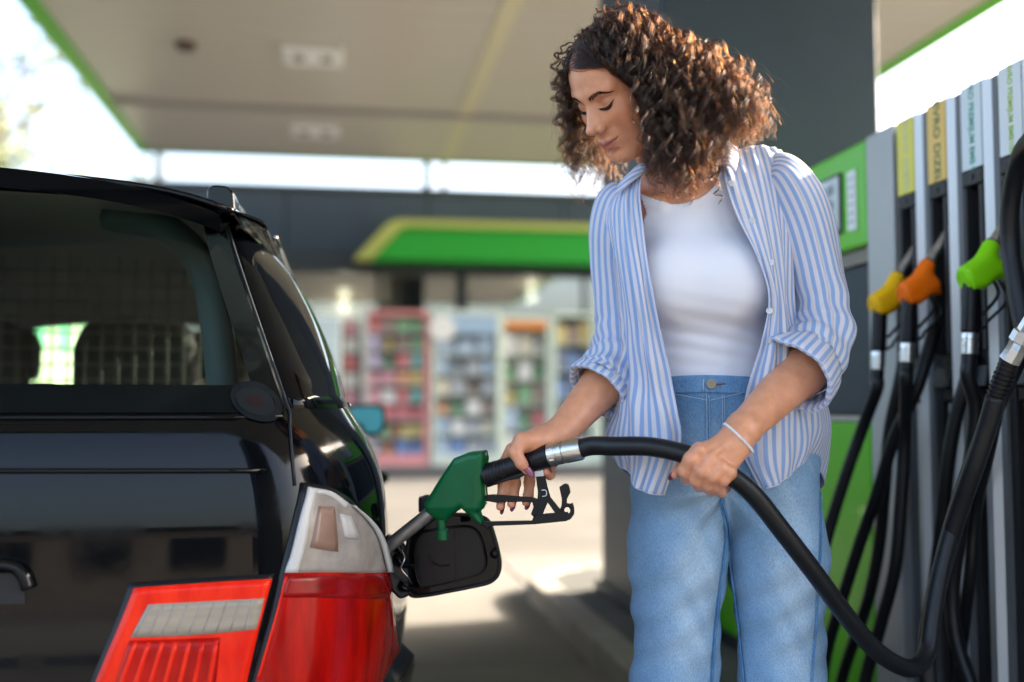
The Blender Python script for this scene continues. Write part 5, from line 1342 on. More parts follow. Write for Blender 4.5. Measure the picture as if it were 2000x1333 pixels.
# far side: hangs clear of the nose and mouth
bx2 = np.interp(py, [60,110,160,215,262,300,420], [1135,1122,1105,1112,1128,1170,1230]); fr2 = (sidep == 1) & (px > bx2) & (hp_[:, 1] > .02) & (pd < 1.93)
P = P+np.where(fr2, (bx2-px)/FPX*pd, 0)[:, None]*RT
P = push_out(P, np.minimum(mg, .008))
paths = P.reshape(N_, n, 3)
# smooth along each lock
for _ in range(2): paths[:, 1:-1] = (paths[:, :-2]+2*paths[:, 1:-1]+paths[:, 2:])/4
strands = []; radii = []
def resample(P, n):
    s = np.linspace(0, len(P)-1, n); i = np.minimum(s.astype(int), len(P)-2); f = (s-i)[:, None]; return P[i]*(1-f)+P[i+1]*f
def add_lock(path, L, count, curl, wl, clump, rad, frizz=0.0, t0=3.0, cutlo=.86):
    n = len(path); t = np.linspace(0, 1, n)
    T = np.gradient(path, axis=0); T /= np.linalg.norm(T, axis=1)[:, None]+1e-9
    a = np.cross(T, A(.3,.9,.1)); a /= np.linalg.norm(a, axis=1)[:, None]+1e-9; b = np.cross(T, a)
    ph = R_.uniform(0, 6.28); slow = np.cumsum(1+.25*np.sin(t*R_.uniform(4,9)+R_.uniform(0,6)))/n
    for _ in range(count):
        cr = curl*(.15+.85*np.clip(t*t0-.3, 0, 1))*(1+.10*R_.normal()); w2 = wl*(1+.010*R_.normal()); p2 = ph+R_.normal()*.22
        arg = p2+2*math.pi*slow*L/w2+R_.normal()*.30*t; jit = R_.normal(size=2)*clump; sp_ = .6+.7*t
        q_ = path+a*(np.cos(arg)*cr+jit[0]*sp_)[:, None]+b*(np.sin(arg)*cr+jit[1]*sp_)[:, None]
        if frizz:
            f1 = R_.normal(size=3)*frizz; f2 = R_.uniform(0,6,3); f3 = R_.uniform(6,14,3); q_ = q_+np.stack([f1[i]*np.sin(t*f3[i]+f2[i])*t for i in range(3)], 1)
        m_ = max(int(n*R_.uniform(cutlo, 1)), 8); q_ = q_[:m_]
        strands.append(q_); radii.append(rad*(1-.6*np.linspace(0,1,m_)**2))
for i in range(N_):
    Pk = paths[i]; L = float(np.linalg.norm(np.diff(Pk, axis=0), axis=1).sum()); wl = R_.choice([R_.uniform(.026,.036), R_.uniform(.036,.060)]); m_ = int(min(96, max(40, L/wl*10))); Q = resample(Pk, m_)
    far_ = side[i] == 1
    if far_ and R_.random() < .45: continue
    add_lock(Q, L, 19, R_.choice([R_.uniform(.0045,.008), R_.uniform(.008,.0140)]), wl, .0010, .00018)
    add_lock(Q, L, 3 if far_ else 4, R_.uniform(.006,.010), wl*R_.uniform(.8,1.3), .0040, .00009, frizz=.004)
def px_lock(pts, count, curl, wl, clump=.0010, rad=.00017, t0=4.0):
    P_ = np.array(smoothpath([PD(*p) for p in pts], 12)); L = float(np.linalg.norm(np.diff(P_, axis=0), axis=1).sum())
    add_lock(resample(P_, int(max(30, L/wl*10))), L, count, curl, wl, clump, rad, t0=t0, cutlo=.93)
for k in range(10):
    a_ = k/9
    px_lock([(1135+k*2,105,1.95), (1103+k*1.5,160,1.97), (1106+a_*22,225,1.98), (1110+a_*52+R_.uniform(-5,5),300,1.99), (1116+a_*75,R_.uniform(355,418),1.99)], 13, R_.uniform(.0055,.0085), R_.uniform(.028,.038), .0011)
for pts in ([(1238,150,1.80),(1238,205,1.79),(1247,250,1.785),(1262,300,1.79)], [(1258,200,1.79),(1259,255,1.78),(1268,300,1.785),(1288,352,1.80),(1296,385,1.81)], [(1300,250,1.78),(1310,310,1.79),(1318,360,1.81),(1338,402,1.83)],
            [(1345,270,1.79),(1350,320,1.81),(1342,370,1.83),(1352,402,1.84)], [(1380,280,1.80),(1392,330,1.82),(1400,375,1.84),(1410,398,1.845)], [(1270,250,1.80),(1275,300,1.80),(1285,345,1.82)], [(1320,280,1.79),(1330,330,1.80),(1360,385,1.83)]):
    pts = [(pts[0][0]+14, pts[0][1]-26, pts[0][2]+.075)]+[(pts[0][0]+5, pts[0][1]-4, pts[0][2]+.03)]+list(pts[1:]); px_lock(pts, 18, .0064, .036, .0010, .00018)
# flyaway frizz round the outside
for k in range(2600):
    Pk = paths[int(R_.integers(N_))]; n2 = 24; i0 = int(R_.integers(0, n-16)); Q = resample(Pk[i0:i0+14], n2).copy()
    t = np.linspace(0, 1, n2); c_ = HT; o_ = Q[0]-c_; o_[2] = max(o_[2], .0); o_ /= np.linalg.norm(o_)+1e-9
    Q += np.outer(t**1.2*R_.uniform(.006,.030), o_+R_.normal(size=3)*.35)
    arg = R_.uniform(0,6)+t*R_.uniform(5,16); cr = R_.uniform(.0015,.005)*np.clip(t*3, 0, 1)
    a = np.cross(o_, A(0,.3,1)); a /= np.linalg.norm(a); Q += np.outer(np.cos(arg)*cr, a)+np.outer(np.sin(arg)*cr, A(0,0,1))
    x_, y_, d_ = to_px(Q); h_ = to_head(Q)
    if np.any((h_[:, 1] > .035) & (h_[:, 2] < .07) & (x_ > 1112) & (x_ < 1250) & (d_ < 1.95)): continue
    strands.append(Q); radii.append(np.full(n2, .000075))
# hair lying on the scalp, swept away from the parting
sc_p = scalp_points(6000); fr_p = scalp_points(16000); sc_p = np.concatenate([sc_p, fr_p[(fr_p[:, 1] > .025) & (fr_p[:, 2] > .055)]]); n3 = 12; C = HT+(sc_p*HS)@HR_.T; sgn_ = np.where(sc_p[:, 0] > part_x, 1, -1)
dirs = (np.stack([sgn_*.9, np.full(len(sgn_), -.45), np.zeros(len(sgn_))], 1))@HR_.T+A(0,0,-.35); dirs /= np.linalg.norm(dirs, axis=1)[:, None]
tt = np.linspace(0, 1, n3)
SP = C[:, None]+dirs[:, None]*(.050*tt)[None, :, None]+R_.normal(size=(len(C), 1, 3))*.0012+np.sin(tt*9+R_.uniform(0,6,(len(C),1)))[:, :, None]*A(0,0,1)*.0014
SP = push_out(SP.reshape(-1, 3), np.repeat(.0025+.0045*R_.random(len(C)), n3)).reshape(-1, n3, 3)
for q_ in SP: strands.append(q_); radii.append(.00030*(1-.6*np.linspace(0,1,n3)**2))
hair_object('hair', strands, m_hair, woman, radii, label='shoulder length curly dark brown hair lit golden at the back')
# ------------------------------------------------------------------ clothes
def stripe_mat(name):
    """woven shirting: blue and white stripes along the cloth's own u coordinate (metres)"""
    m = bpy.data.materials.new(name); m.use_nodes = True; t = m.node_tree; b = t.nodes['Principled BSDF']; MATS[name] = m
    uv = t.nodes.new('ShaderNodeUVMap'); uv.uv_map = 'UVMap'; sp = t.nodes.new('ShaderNodeSeparateXYZ'); t.links.new(uv.outputs[0], sp.inputs[0])
    def mth(op, a, bb=None, c=None):
        n = t.nodes.new('ShaderNodeMath'); n.operation = op
        for i, v in enumerate((a, bb, c)):
            if v is None: continue
            if isinstance(v, (int, float)): n.inputs[i].default_value = v
            else: t.links.new(v, n.inputs[i])
        return n.outputs[0]
    fr = mth('FRACT', mth('DIVIDE', sp.outputs[0], .0138))
    d = mth('ABSOLUTE', mth('SUBTRACT', fr, .5))                   # 0 mid stripe .. .5
    k = mth('MULTIPLY', mth('SUBTRACT', .27, d), 14); k = mth('MINIMUM', mth('MAXIMUM', k, 0), 1)
    # a fine pale line inside the blue stripe
    nz = t.nodes.new('ShaderNodeTexNoise'); nz.inputs['Scale'].default_value = 900; t.links.new(uv.outputs[0], nz.inputs['Vector'])
    mx = t.nodes.new('ShaderNodeMix'); mx.data_type = 'RGBA'; t.links.new(k, mx.inputs[0]); mx.inputs[6].default_value = (.80,.78,.83,1); mx.inputs[7].default_value = (.35,.49,.79,1)
    mv = t.nodes.new('ShaderNodeMix'); mv.data_type = 'RGBA'; mv.blend_type = 'MULTIPLY'; mv.inputs[0].default_value = .35
    rr = t.nodes.new('ShaderNodeValToRGB'); rr.color_ramp.elements[0].color = (.72,.72,.72,1); t.links.new(nz.outputs[0], rr.inputs[0])
    t.links.new(mx.outputs[2], mv.inputs[6]); t.links.new(rr.outputs[0], mv.inputs[7]); t.links.new(mv.outputs[2], b.inputs['Base Color'])
    b.inputs['Roughness'].default_value = .85; b.inputs['Specular IOR Level'].default_value = .15; b.inputs['Sheen Weight'].default_value = .15
    w1 = t.nodes.new('ShaderNodeTexNoise'); w1.inputs['Scale'].default_value = 22; w1.inputs['Detail'].default_value = 5; w1.inputs['Distortion'].default_value = .6
    mp = t.nodes.new('ShaderNodeMapping'); mp.inputs['Scale'].default_value = (1,.45,1); t.links.new(uv.outputs[0], mp.inputs[0]); t.links.new(mp.outputs[0], w1.inputs['Vector'])
    bp = t.nodes.new('ShaderNodeBump'); bp.inputs['Strength'].default_value = .55; bp.inputs['Distance'].default_value = .012; t.links.new(w1.outputs[0], bp.inputs['Height']); t.links.new(bp.outputs[0], b.inputs['Normal'])
    tr = t.nodes.new('ShaderNodeBsdfTranslucent'); t.links.new(mv.outputs[2], tr.inputs[0]); ms = t.nodes.new('ShaderNodeMixShader'); ms.inputs[0].default_value = .22
    o = t.nodes['Material Output']; t.links.new(b.outputs[0], ms.inputs[1]); t.links.new(tr.outputs[0], ms.inputs[2]); t.links.new(ms.outputs[0], o.inputs[0]); return m
m_shirt = stripe_mat('blue striped shirting')
m_tank = mat('white jersey', (.76,.76,.82), .8, spec=.15, bump=.05, bscale=700)
def denim(name, c1, c2, nsc=7):
    m = mat(name, c1, .9, col2=c2, nscale=nsc, nlo=.30, nhi=.72, spec=.12, bump=.5, bscale=420)
    t = m.node_tree; b = t.nodes['Principled BSDF']; src = b.inputs['Base Color'].links[0].from_socket
    at = t.nodes.new('ShaderNodeAttribute'); at.attribute_name = 'fade'
    mx = t.nodes.new('ShaderNodeMix'); mx.data_type = 'RGBA'; t.links.new(at.outputs['Fac'], mx.inputs[0]); t.links.new(src, mx.inputs[6]); mx.inputs[7].default_value = (.50,.65,.79,1)
    n = t.nodes.new('ShaderNodeTexNoise'); n.inputs['Scale'].default_value = 750; n.inputs['Detail'].default_value = 2; tc = t.nodes.new('ShaderNodeTexCoord')
    mp = t.nodes.new('ShaderNodeMapping'); mp.inputs['Scale'].default_value = (1,1,.25); t.links.new(tc.outputs['Object'], mp.inputs[0]); t.links.new(mp.outputs[0], n.inputs['Vector'])
    r = t.nodes.new('ShaderNodeValToRGB'); r.color_ramp.elements[0].position = .35; r.color_ramp.elements[1].position = .62; r.color_ramp.elements[0].color = (.55,.60,.68,1); r.color_ramp.elements[1].color = (1.18,1.15,1.1,1); t.links.new(n.outputs[0], r.inputs[0])
    mv = t.nodes.new('ShaderNodeMix'); mv.data_type = 'RGBA'; mv.blend_type = 'MULTIPLY'; mv.inputs[0].default_value = .5; t.links.new(mx.outputs[2], mv.inputs[6]); t.links.new(r.outputs[0], mv.inputs[7]); t.links.new(mv.outputs[2], b.inputs['Base Color']); return m
m_denim = denim('washed blue denim', (.13,.28,.48), (.23,.40,.60))
m_denim2 = denim('deeper blue denim', (.06,.20,.44), (.17,.36,.60), 22)
m_stitch = mat('pale denim thread', (.42,.52,.66), .8)

# tank top: a shell over the torso, cut at neck, arms and below the waistband
NC = PD(1325,298,1.90)
def f_tank(p):
    d = smin(f_torso(p), near(p, *BN, f_neck), .02)-.0045
    for c, z in ((PD(1318,548,1.905), 0), (PD(1438,548,1.905), 0)): pass
    return d
V, F = mesh_field(f_tank, *[b_ for b_ in (BT[0]-.02, BT[1]+.02)], .0035)
dn_ = np.linalg.norm((V-NC)*A(1,.35,1), axis=1); sh1 = np.linalg.norm((V-SHL-A(.012,0,.0))*A(1,.6,1), axis=1); sh2 = np.linalg.norm((V-SHR+A(.012,0,0))*A(1,.6,1), axis=1)
msk = (dn_ > .0835) & (V[:, 2] > 1.0) & (sh1 > .062) & (sh2 > .062)
V, F, _ = keep_verts(V, F, msk)
dn_ = np.linalg.norm((V-NC)*A(1,.35,1), axis=1); k_ = np.maximum(.088/dn_, 1); V = NC+(V-NC)*np.stack([k_, np.ones(len(k_)), k_], 1)
ph_ = V[:, 2]*60+V[:, 0]*35; V = V-0*V
wr = (np.exp(-((V[:, 2]-1.10)/.05)**2)*.0016*np.sin(V[:, 2]*230+V[:, 0]*40)); V[:, 1] += wr
tank = np_mesh('tank_top', V, F, m_tank, woman)
md = tank.modifiers.new('s', 'SOLIDIFY'); md.thickness = .0015

# jeans
JR = (.091,.086,.071,.080)
def f_jeans(p):
    d = smin(ell_(p, PD(1408,850,2.00), A(.158,.110,.135)), ell_(p, PD(1388,735,2.00), A(.128,.092,.10)), .05)
    d = smin(d, ell_(p, PD(1416,930,2.00), A(.172,.116,.11)), .05)
    l = f_legs(p, JR, .03); d = smin(d, l, .018)
    # soft folds fanning from the crotch and down the inside of the legs
    r = p-PD(1410,955,1.9); a = np.arctan2(r[:, 0], -r[:, 2]); R = np.sqrt(r[:, 0]**2+r[:, 2]**2)
    d = d-.0055*np.sin(a*9+1.3)*np.exp(-((R-.07)/.055)**2)*(r[:, 2] < .03)
    d = d-.0030*np.sin(p[:, 2]*48+p[:, 0]*30)*np.exp(-((p[:, 2]-.50)/.16)**2)-.0018*np.sin(p[:, 0]*70+p[:, 2]*9)
    d = d-.0030*np.sin((p[:, 0]*.6+p[:, 2])*62+3*np.sin(p[:, 0]*17))*np.exp(-((p[:, 2]-.90)/.07)**2)-.0024*np.sin((p[:, 2]-p[:, 0]*.8)*75+2*np.sin(p[:, 2]*11))*np.exp(-((p[:, 2]-.62)/.14)**2)
    return d-.003
ZW1 = PD(1385,733,1.9)[2]; ZW0 = PD(1385,768,1.9)[2]
V, F = mesh_field(f_jeans, A(.30,1.60,.02), A(.95,2.15,1.12), .0042)
wl_ = lambda V: ZW1-.010-.012*np.cos((V[:, 0]-.60)*9)+.010
V, F, _ = keep_verts(V, F, (V[:, 2] < ZW0+.008) & (V[:, 2] > .035))
jeans = np_mesh('jeans', V, F, m_denim, woman)
def set_fade(o, val):
    a_ = o.data.attributes.new('fade', 'FLOAT', 'POINT'); a_.data.foreach_set('value', np.asarray(val, np.float32))
fd_ = np.zeros(len(V))
for L in LEG:
    t_ = np.clip((L[0][2]-V[:, 2])/(L[0][2]-L[2][2]), 0, 1); cx_l = L[0][0]+(L[2][0]-L[0][0])*t_
    fd_ += .85*np.exp(-((V[:, 0]-cx_l)/.045)**2)*np.exp(-((V[:, 2]-.66)/.20)**2)*(V[:, 1] < L[0][1])
fd_ = fd_*(1+.35*np.sin(V[:, 2]*60+V[:, 0]*25+2*np.sin(V[:, 0]*40))*np.sin(V[:, 0]*55+V[:, 2]*14)); fd_ = np.clip(fd_+.12+.25*np.clip(np.sin((V[:, 2]+V[:, 0]*.5)*85+2*np.sin(V[:, 0]*30)), 0, 1)**4*np.exp(-((V[:, 2]-.89)/.05)**2), 0, .95)*np.clip((1.0-V[:, 2])/.06, 0, 1); set_fade(jeans, fd_)
# waistband
def f_band(p): return smax(f_jeans(p)-.0035, np.abs(p[:, 2]-(ZW0+ZW1)/2-.004*np.cos((p[:, 0]-.63)*16)+.004)-(ZW1-ZW0)/2, .002)
V, F = mesh_field(f_band, A(.40,1.70,ZW0-.03), A(.85,2.12,ZW1+.03), .003)
band = np_mesh('waistband', V, F, m_denim2, jeans); set_fade(band, np.zeros(len(V))+.15)
V2 = f_jeans
def jline(pts, off=.0042, n=6): return [surf(lambda q_: f_jeans(q_), x, y, 1.6, 2.3, off)[0] for x, y in smoothpath2(pts, n)]
def smoothpath2(pts, n): return [(p[0], p[1]) for p in smoothpath([A(x, y, 0) for x, y in pts], n)]
def seam(pts, r_=.0011, m=m_stitch, nm='seam', off=.0035): 
    P_ = jline(pts, off); obj(nm, MB().tube(P_, r_, 6), m, jeans, smooth=True)
seam([(1379,770),(1380,800),(1381,860),(1388,905),(1398,930)], .0008)
seam([(1384,772),(1385,830),(1387,880)], .0005); seam([(1410,772),(1410,830),(1406,890),(1398,925)], .0006); seam([(1414,772),(1414,830),(1410,893),(1401,930)], .0005)
seam([(1381,772),(1382,830),(1384,890),(1392,930)], .0016, m_denim2, off=.0030)
seam([(1406,960),(1416,1040),(1408,1120),(1396,1220),(1388,1333)], .0022, m_denim2); seam([(1412,965),(1422,1040),(1432,1120),(1445,1220),(1456,1333)], .0022, m_denim2)
seam([(1600,960),(1601,1050),(1596,1150),(1590,1250),(1584,1333)], .0016, m_denim2)
seam([(1312,768),(1345,775),(1380,782)], .0006, off=.006); seam([(1383,783),(1420,775),(1452,768)], .0006, off=.006)
bf = lambda q_: f_band(q_)
for a, b in (((1318,728),(1313,775)), ((1442,727),(1451,778))):
    p0, n0 = surf(bf, a[0], a[1]+6, 1.6, 2.3, .002); p1, n1 = surf(bf, b[0], b[1]-7, 1.6, 2.3, .002); w2 = RT*.0055
    lo_ = obj('belt_loop', MB().slab([p0-w2+n0*.002, p0+w2+n0*.002, p1+w2+n1*.002, p1-w2+n1*.002], n0*.003), m_denim2, jeans, bevel=.001)
    set_fade(lo_, np.zeros(len(lo_.data.vertices))+.2)
pb, nb_ = surf(bf, 1388, 751, 1.6, 2.3, .001)
obj('jeans_button', MB().tube([pb, pb+nb_*.003, pb+nb_*.0038, pb+nb_*.0038, pb+nb_*.0030, pb+nb_*.0030, pb+nb_*.0042], [.0085,.0088,.0080,.0068,.0065,.003,.0005], 24), mat('aged brass button', (.45,.36,.26), .35, metal=.9), jeans, auto=40)
obj('button_slit', MB().tube([surf(bf, x, y, 1.6, 2.3, .0015)[0] for x, y in ((1398,751),(1406,750),(1417,750))], [.0016,.0022,.0004], 6), mat('rust thread', (.30,.14,.10), .7), jeans, smooth=True)
fp_ = [surf(bf, x, y, 1.6, 2.3, .0015)[0] for x, y in ((1374,742),(1373,752),(1374,764),(1380,778))]
obj('seam', MB().tube(fp_, .0013, 6), m_stitch, jeans, smooth=True)
for L in LEG:      # shoes, below the frame
    x, y = L[3][0], L[3][1]
    obj('shoe', MB().prism([(y+.06,gz),(y+.07,gz+.06),(y-.02,gz+.10),(y-.09,gz+.06),(y-.19,gz+.035),(y-.20,gz)], 0, x-.045, x+.045), m_white, woman, bevel=.012, bseg=3)

# shirt
def cloth(name, ctrl, parent, nr=70, nc=60, fold=None, u0=0.0, thick=.0012, flip=False, px=True, **kw):
    G = np.array([[PD(*c) for c in row] for row in ctrl]) if px else np.array(ctrl)
    Q = cr_grid(G, nr, nc)
    dv = np.gradient(Q, axis=0); du = np.gradient(Q, axis=1); nr_ = np.cross(du, dv); nr_ /= np.linalg.norm(nr_, axis=2)[..., None]+1e-9
    U, Vv = np.meshgrid(np.linspace(0,1,nc), np.linspace(0,1,nr))
    if fold is not None: Q = Q+nr_*fold(U, Vv)[..., None]*(-1 if (nr_[nr//2, nc//3]@FW) > 0 else 1)
    wid = np.concatenate([[0], np.cumsum(np.linalg.norm(np.diff(Q, axis=1), axis=2).mean(0))]); ln = np.concatenate([[0], np.cumsum(np.linalg.norm(np.diff(Q, axis=0), axis=2).mean(1))])
    uv = np.stack([np.broadcast_to(u0+wid[None, :], U.shape), np.broadcast_to(ln[:, None], U.shape)], -1).reshape(-1, 2)
    i = np.arange(nr-1)[:, None]*nc+np.arange(nc-1)[None]; F = np.stack([i, i+1, i+nc+1, i+nc], -1).reshape(-1, 4)
    o = np_mesh(name, Q.reshape(-1, 3), F, m_shirt, parent, uv=uv, **kw); md = o.modifiers.new('s', 'SOLIDIFY'); md.thickness = thick; md.offset = 0
    return o, Q
def edge_tube(name, P_, parent, r_=.0011, m=None):
    obj(name, MB().tube(P_, r_, 6), m or mat('shirt hem thread', (.52,.58,.74), .8), parent, smooth=True)
B1 = [  # her right front, placket edge -> side -> back
 [(1258,322,1.925),(1240,338,1.930),(1222,352,1.94),(1203,368,1.96),(1195,372,2.03),(1240,335,2.08)],
 [(1250,375,1.895),(1228,385,1.900),(1207,398,1.915),(1185,425,1.95),(1185,420,2.05),(1240,400,2.11)],
 [(1255,440,1.865),(1232,452,1.870),(1211,470,1.895),(1196,490,1.94),(1195,490,2.06),(1250,480,2.12)],
 [(1268,540,1.835),(1248,556,1.835),(1228,575,1.875),(1212,590,1.94),(1215,590,2.06),(1260,580,2.11)],
 [(1288,640,1.840),(1262,655,1.845),(1240,665,1.875),(1222,675,1.94),(1225,680,2.06),(1270,680,2.10)],
 [(1309,735,1.850),(1275,752,1.850),(1245,762,1.870),(1215,770,1.94),(1222,770,2.06),(1270,770,2.10)],
 [(1322,805,1.845),(1285,820,1.840),(1240,835,1.855),(1198,835,1.93),(1205,835,2.06),(1270,850,2.11)],
 [(1330,868,1.840),(1286,885,1.832),(1240,900,1.850),(1194,870,1.93),(1205,880,2.07),(1270,930,2.13)],
 [(1300,968,1.835),(1262,962,1.832),(1235,945,1.850),(1208,905,1.93),(1215,915,2.07),(1275,990,2.13)]]
fold1 = lambda U, V_: (.0045*np.sin(U*26+V_*5)+.0030*np.sin(U*11-V_*7))*np.clip(V_*2-.1, 0, 1)*(U < .75)+.0025*np.sin(V_*34+U*9)*np.exp(-((V_-.62)/.12)**2)+.0018*np.sin(U*50+V_*18)
shirt = empty('shirt', (0,0,0)); shirt.parent = woman; shirt.location = (-woman.location[0], -woman.location[1], -woman.location[2])
fp1, Q1 = cloth('front_panel', B1, shirt, 84, 90, fold1)
B2 = [
 [(1408,300,1.955),(1440,292,1.955),(1480,284,1.96),(1514,289,1.97),(1522,296,2.04),(1480,290,2.10),(1400,300,2.12)],
 [(1418,355,1.905),(1455,350,1.915),(1497,345,1.93),(1549,344,1.96),(1560,352,2.05),(1490,360,2.12),(1400,370,2.14)],
 [(1440,425,1.872),(1478,428,1.88),(1513,432,1.91),(1549,430,1.95),(1565,430,2.06),(1490,440,2.13),(1400,450,2.15)],
 [(1478,505,1.845),(1500,510,1.85),(1524,515,1.88),(1548,520,1.93),(1560,520,2.06),(1490,540,2.12),(1400,550,2.14)],
 [(1500,580,1.842),(1514,585,1.85),(1530,592,1.875),(1550,600,1.93),(1560,600,2.05),(1490,620,2.10),(1400,630,2.12)],
 [(1490,660,1.852),(1510,668,1.85),(1535,672,1.875),(1566,680,1.94),(1575,680,2.05),(1490,700,2.10),(1400,710,2.11)],
 [(1466,740,1.858),(1500,750,1.85),(1542,755,1.87),(1588,755,1.94),(1600,755,2.05),(1500,780,2.12),(1400,790,2.13)],
 [(1450,810,1.855),(1495,825,1.842),(1550,830,1.86),(1603,822,1.94),(1612,830,2.05),(1500,870,2.14),(1400,880,2.15)],
 [(1449,880,1.850),(1497,900,1.835),(1552,888,1.86),(1595,862,1.94),(1612,900,2.06),(1500,960,2.15),(1400,970,2.16)],
 [(1484,952,1.845),(1512,950,1.835),(1545,930,1.86),(1578,895,1.93),(1606,950,2.07),(1500,1010,2.16),(1400,1010,2.17)]]
fold2 = lambda U, V_: .0042*np.sin(U*38+V_*4)*np.exp(-((V_-.52)/.25)**2)*(U < .5)+.0030*np.sin(U*17+V_*5+1)*np.clip(V_*1.5-.3, 0, 1)*(U < .6)+.0022*np.sin(V_*30+U*14)*np.exp(-((V_-.66)/.12)**2)+.0016*np.sin(U*55-V_*16)
fp2, Q2 = cloth('front_panel', B2, shirt, 84, 110, fold2)
for Q_ in (Q1, Q2):
    edge_tube('hem', Q_[-1], shirt); edge_tube('placket_edge', Q_[:, 0], shirt)
    inset = Q_[:, 5]; edge_tube('placket_seam', inset+(-FW)*.0012, shirt, .0006)
# sleeves: tubes along the arm with gathered folds near the elbow
def sleeve(name, path, parent, nseg=64, nr=90, fold=None, u0=0, twist=0, cap_in=None, refdir=None):
    P_ = np.array([np.concatenate([PD(*p[:3]), [p[3]*.97]]) for p in path]); S_ = cr_grid(np.stack([P_, P_], 1), nr, 2)[:, 0]; C_ = S_[:, :3]; R2 = S_[:, 3]
    T = np.gradient(C_, axis=0); T /= np.linalg.norm(T, axis=1)[:, None]; ref = -FW if refdir is None else refdir
    V_ = []
    L = np.concatenate([[0], np.cumsum(np.linalg.norm(np.diff(C_, axis=0), axis=1))]); per = 2*math.pi*np.mean(R2)
    for i in range(nr):
        a = ref-T[i]*(ref@T[i]); a /= np.linalg.norm(a); b = np.cross(T[i], a)
        th = np.linspace(0, 2*math.pi, nseg+1); v = i/(nr-1); r_ = R2[i]+(fold(th, v) if fold else 0)
        V_.append(C_[i]+np.outer(np.cos(th)*r_, a)+np.outer(np.sin(th)*r_, b))
    Q = np.array(V_); nc = nseg+1
    uv = np.stack([np.broadcast_to(u0+np.linspace(0, per, nc)[None], (nr, nc)), np.broadcast_to(L[:, None], (nr, nc))], -1).reshape(-1, 2)
    i = np.arange(nr-1)[:, None]*nc+np.arange(nc-1)[None]; F = np.stack([i, i+1, i+nc+1, i+nc], -1).reshape(-1, 4)
    o = np_mesh(name, Q.reshape(-1, 3), F, m_shirt, parent, uv=uv); md = o.modifiers.new('s', 'SOLIDIFY'); md.thickness = .0012; md.offset = 0
    return o, Q
def fL(th, v): return .0030*np.sin(v*46+1.2*np.sin(th*2))*np.exp(-((v-.74)/.16)**2)*(1+.5*np.cos(th))+.0018*np.sin(th*5+v*7)+.0022*np.sin(v*13+th*2)*np.clip(v*2, 0, 1)
slL, QL = sleeve('sleeve', [(1500,336,1.975,.028),(1521,345,1.970,.046),(1546,386,1.965,.055),(1570,445,1.96,.055),(1590,520,1.955,.052),(1603,590,1.945,.053),(1605,650,1.925,.056),(1588,695,1.895,.058),(1566,722,1.862,.055)], shirt, fold=fL)
def fR(th, v): return .0034*np.sin(v*50+1.5*np.sin(th*2+1))*np.exp(-((v-.74)/.17)**2)+.0018*np.sin(th*5+v*6)+.0020*np.sin(v*12+th*2)*np.clip(v*2, 0, 1)
slR, QR = sleeve('sleeve', [(1230,390,1.995,.036),(1214,405,1.995,.050),(1200,450,1.995,.048),(1197,510,2.0,.043),(1203,580,2.0,.043),(1208,640,1.995,.048),(1205,695,1.975,.052),(1186,735,1.950,.053),(1172,752,1.935,.052)], shirt, fold=fR)
# turned-up cuffs: short wide bands round the forearm
def cuff(C0, C1, ax, r0, r1, u0, parent, tip=None, squash=.86, side_=None):
    """band from C0 (elbow side) to C1 (wrist side); stripes run along the arm"""
    ax = np.asarray(ax)/np.linalg.norm(ax); a = -FW-ax*(-FW@ax); a /= np.linalg.norm(a); b = np.cross(ax, a); V_ = []; nc = 73; th = np.linspace(0, 2*math.pi, nc)
    prof = [(0, -.006, 0), (.0, .002, 0), (.25, .004, 0), (.6, .0045, 0), (.92, .0055, 0), (1.0, .003, 0), (.98, -.003, 0), (.6, -.004, 0)]
    for t_, dr, _ in prof:
        r_ = r0+(r1-r0)*t_+dr+.0016*np.sin(th*4+t_*2)+.001*np.sin(th*9)
        if tip is not None: r_ = r_+.012*np.exp(-((th-tip)/.25)**2)*t_
        c = C0+(C1-C0)*t_; V_.append(c+np.outer(np.cos(th)*r_*squash, a)+np.outer(np.sin(th)*r_, b))
    Q = np.array(V_); nr = len(prof); uv = np.stack([np.broadcast_to(u0+np.linspace(0, 2*math.pi*r0, nc)[None], (nr, nc)), np.broadcast_to(np.linspace(0, .05, nr)[:, None], (nr, nc))], -1).reshape(-1, 2)
    i = np.arange(nr-1)[:, None]*nc+np.arange(nc-1)[None]; F = np.stack([i, i+1, i+nc+1, i+nc], -1).reshape(-1, 4)
    o = np_mesh('cuff', Q.reshape(-1, 3), F, m_shirt, parent, uv=uv); md = o.modifiers.new('s', 'SOLIDIFY'); md.thickness = .0012; md.offset = 0
    edge_tube('cuff_edge', Q[5], o if False else parent)
    return Q
axL = WRL-ELL; axR = WRR-ELR
cuff(PD(1584,706,1.885), PD(1556,738,1.842), axL, .0600, .0640, 0, shirt, tip=math.pi*.5)
cuff(PD(1196,734,1.965), PD(1166,767,1.935), axR, .0550, .0590, 0, shirt, tip=math.pi*1.5)
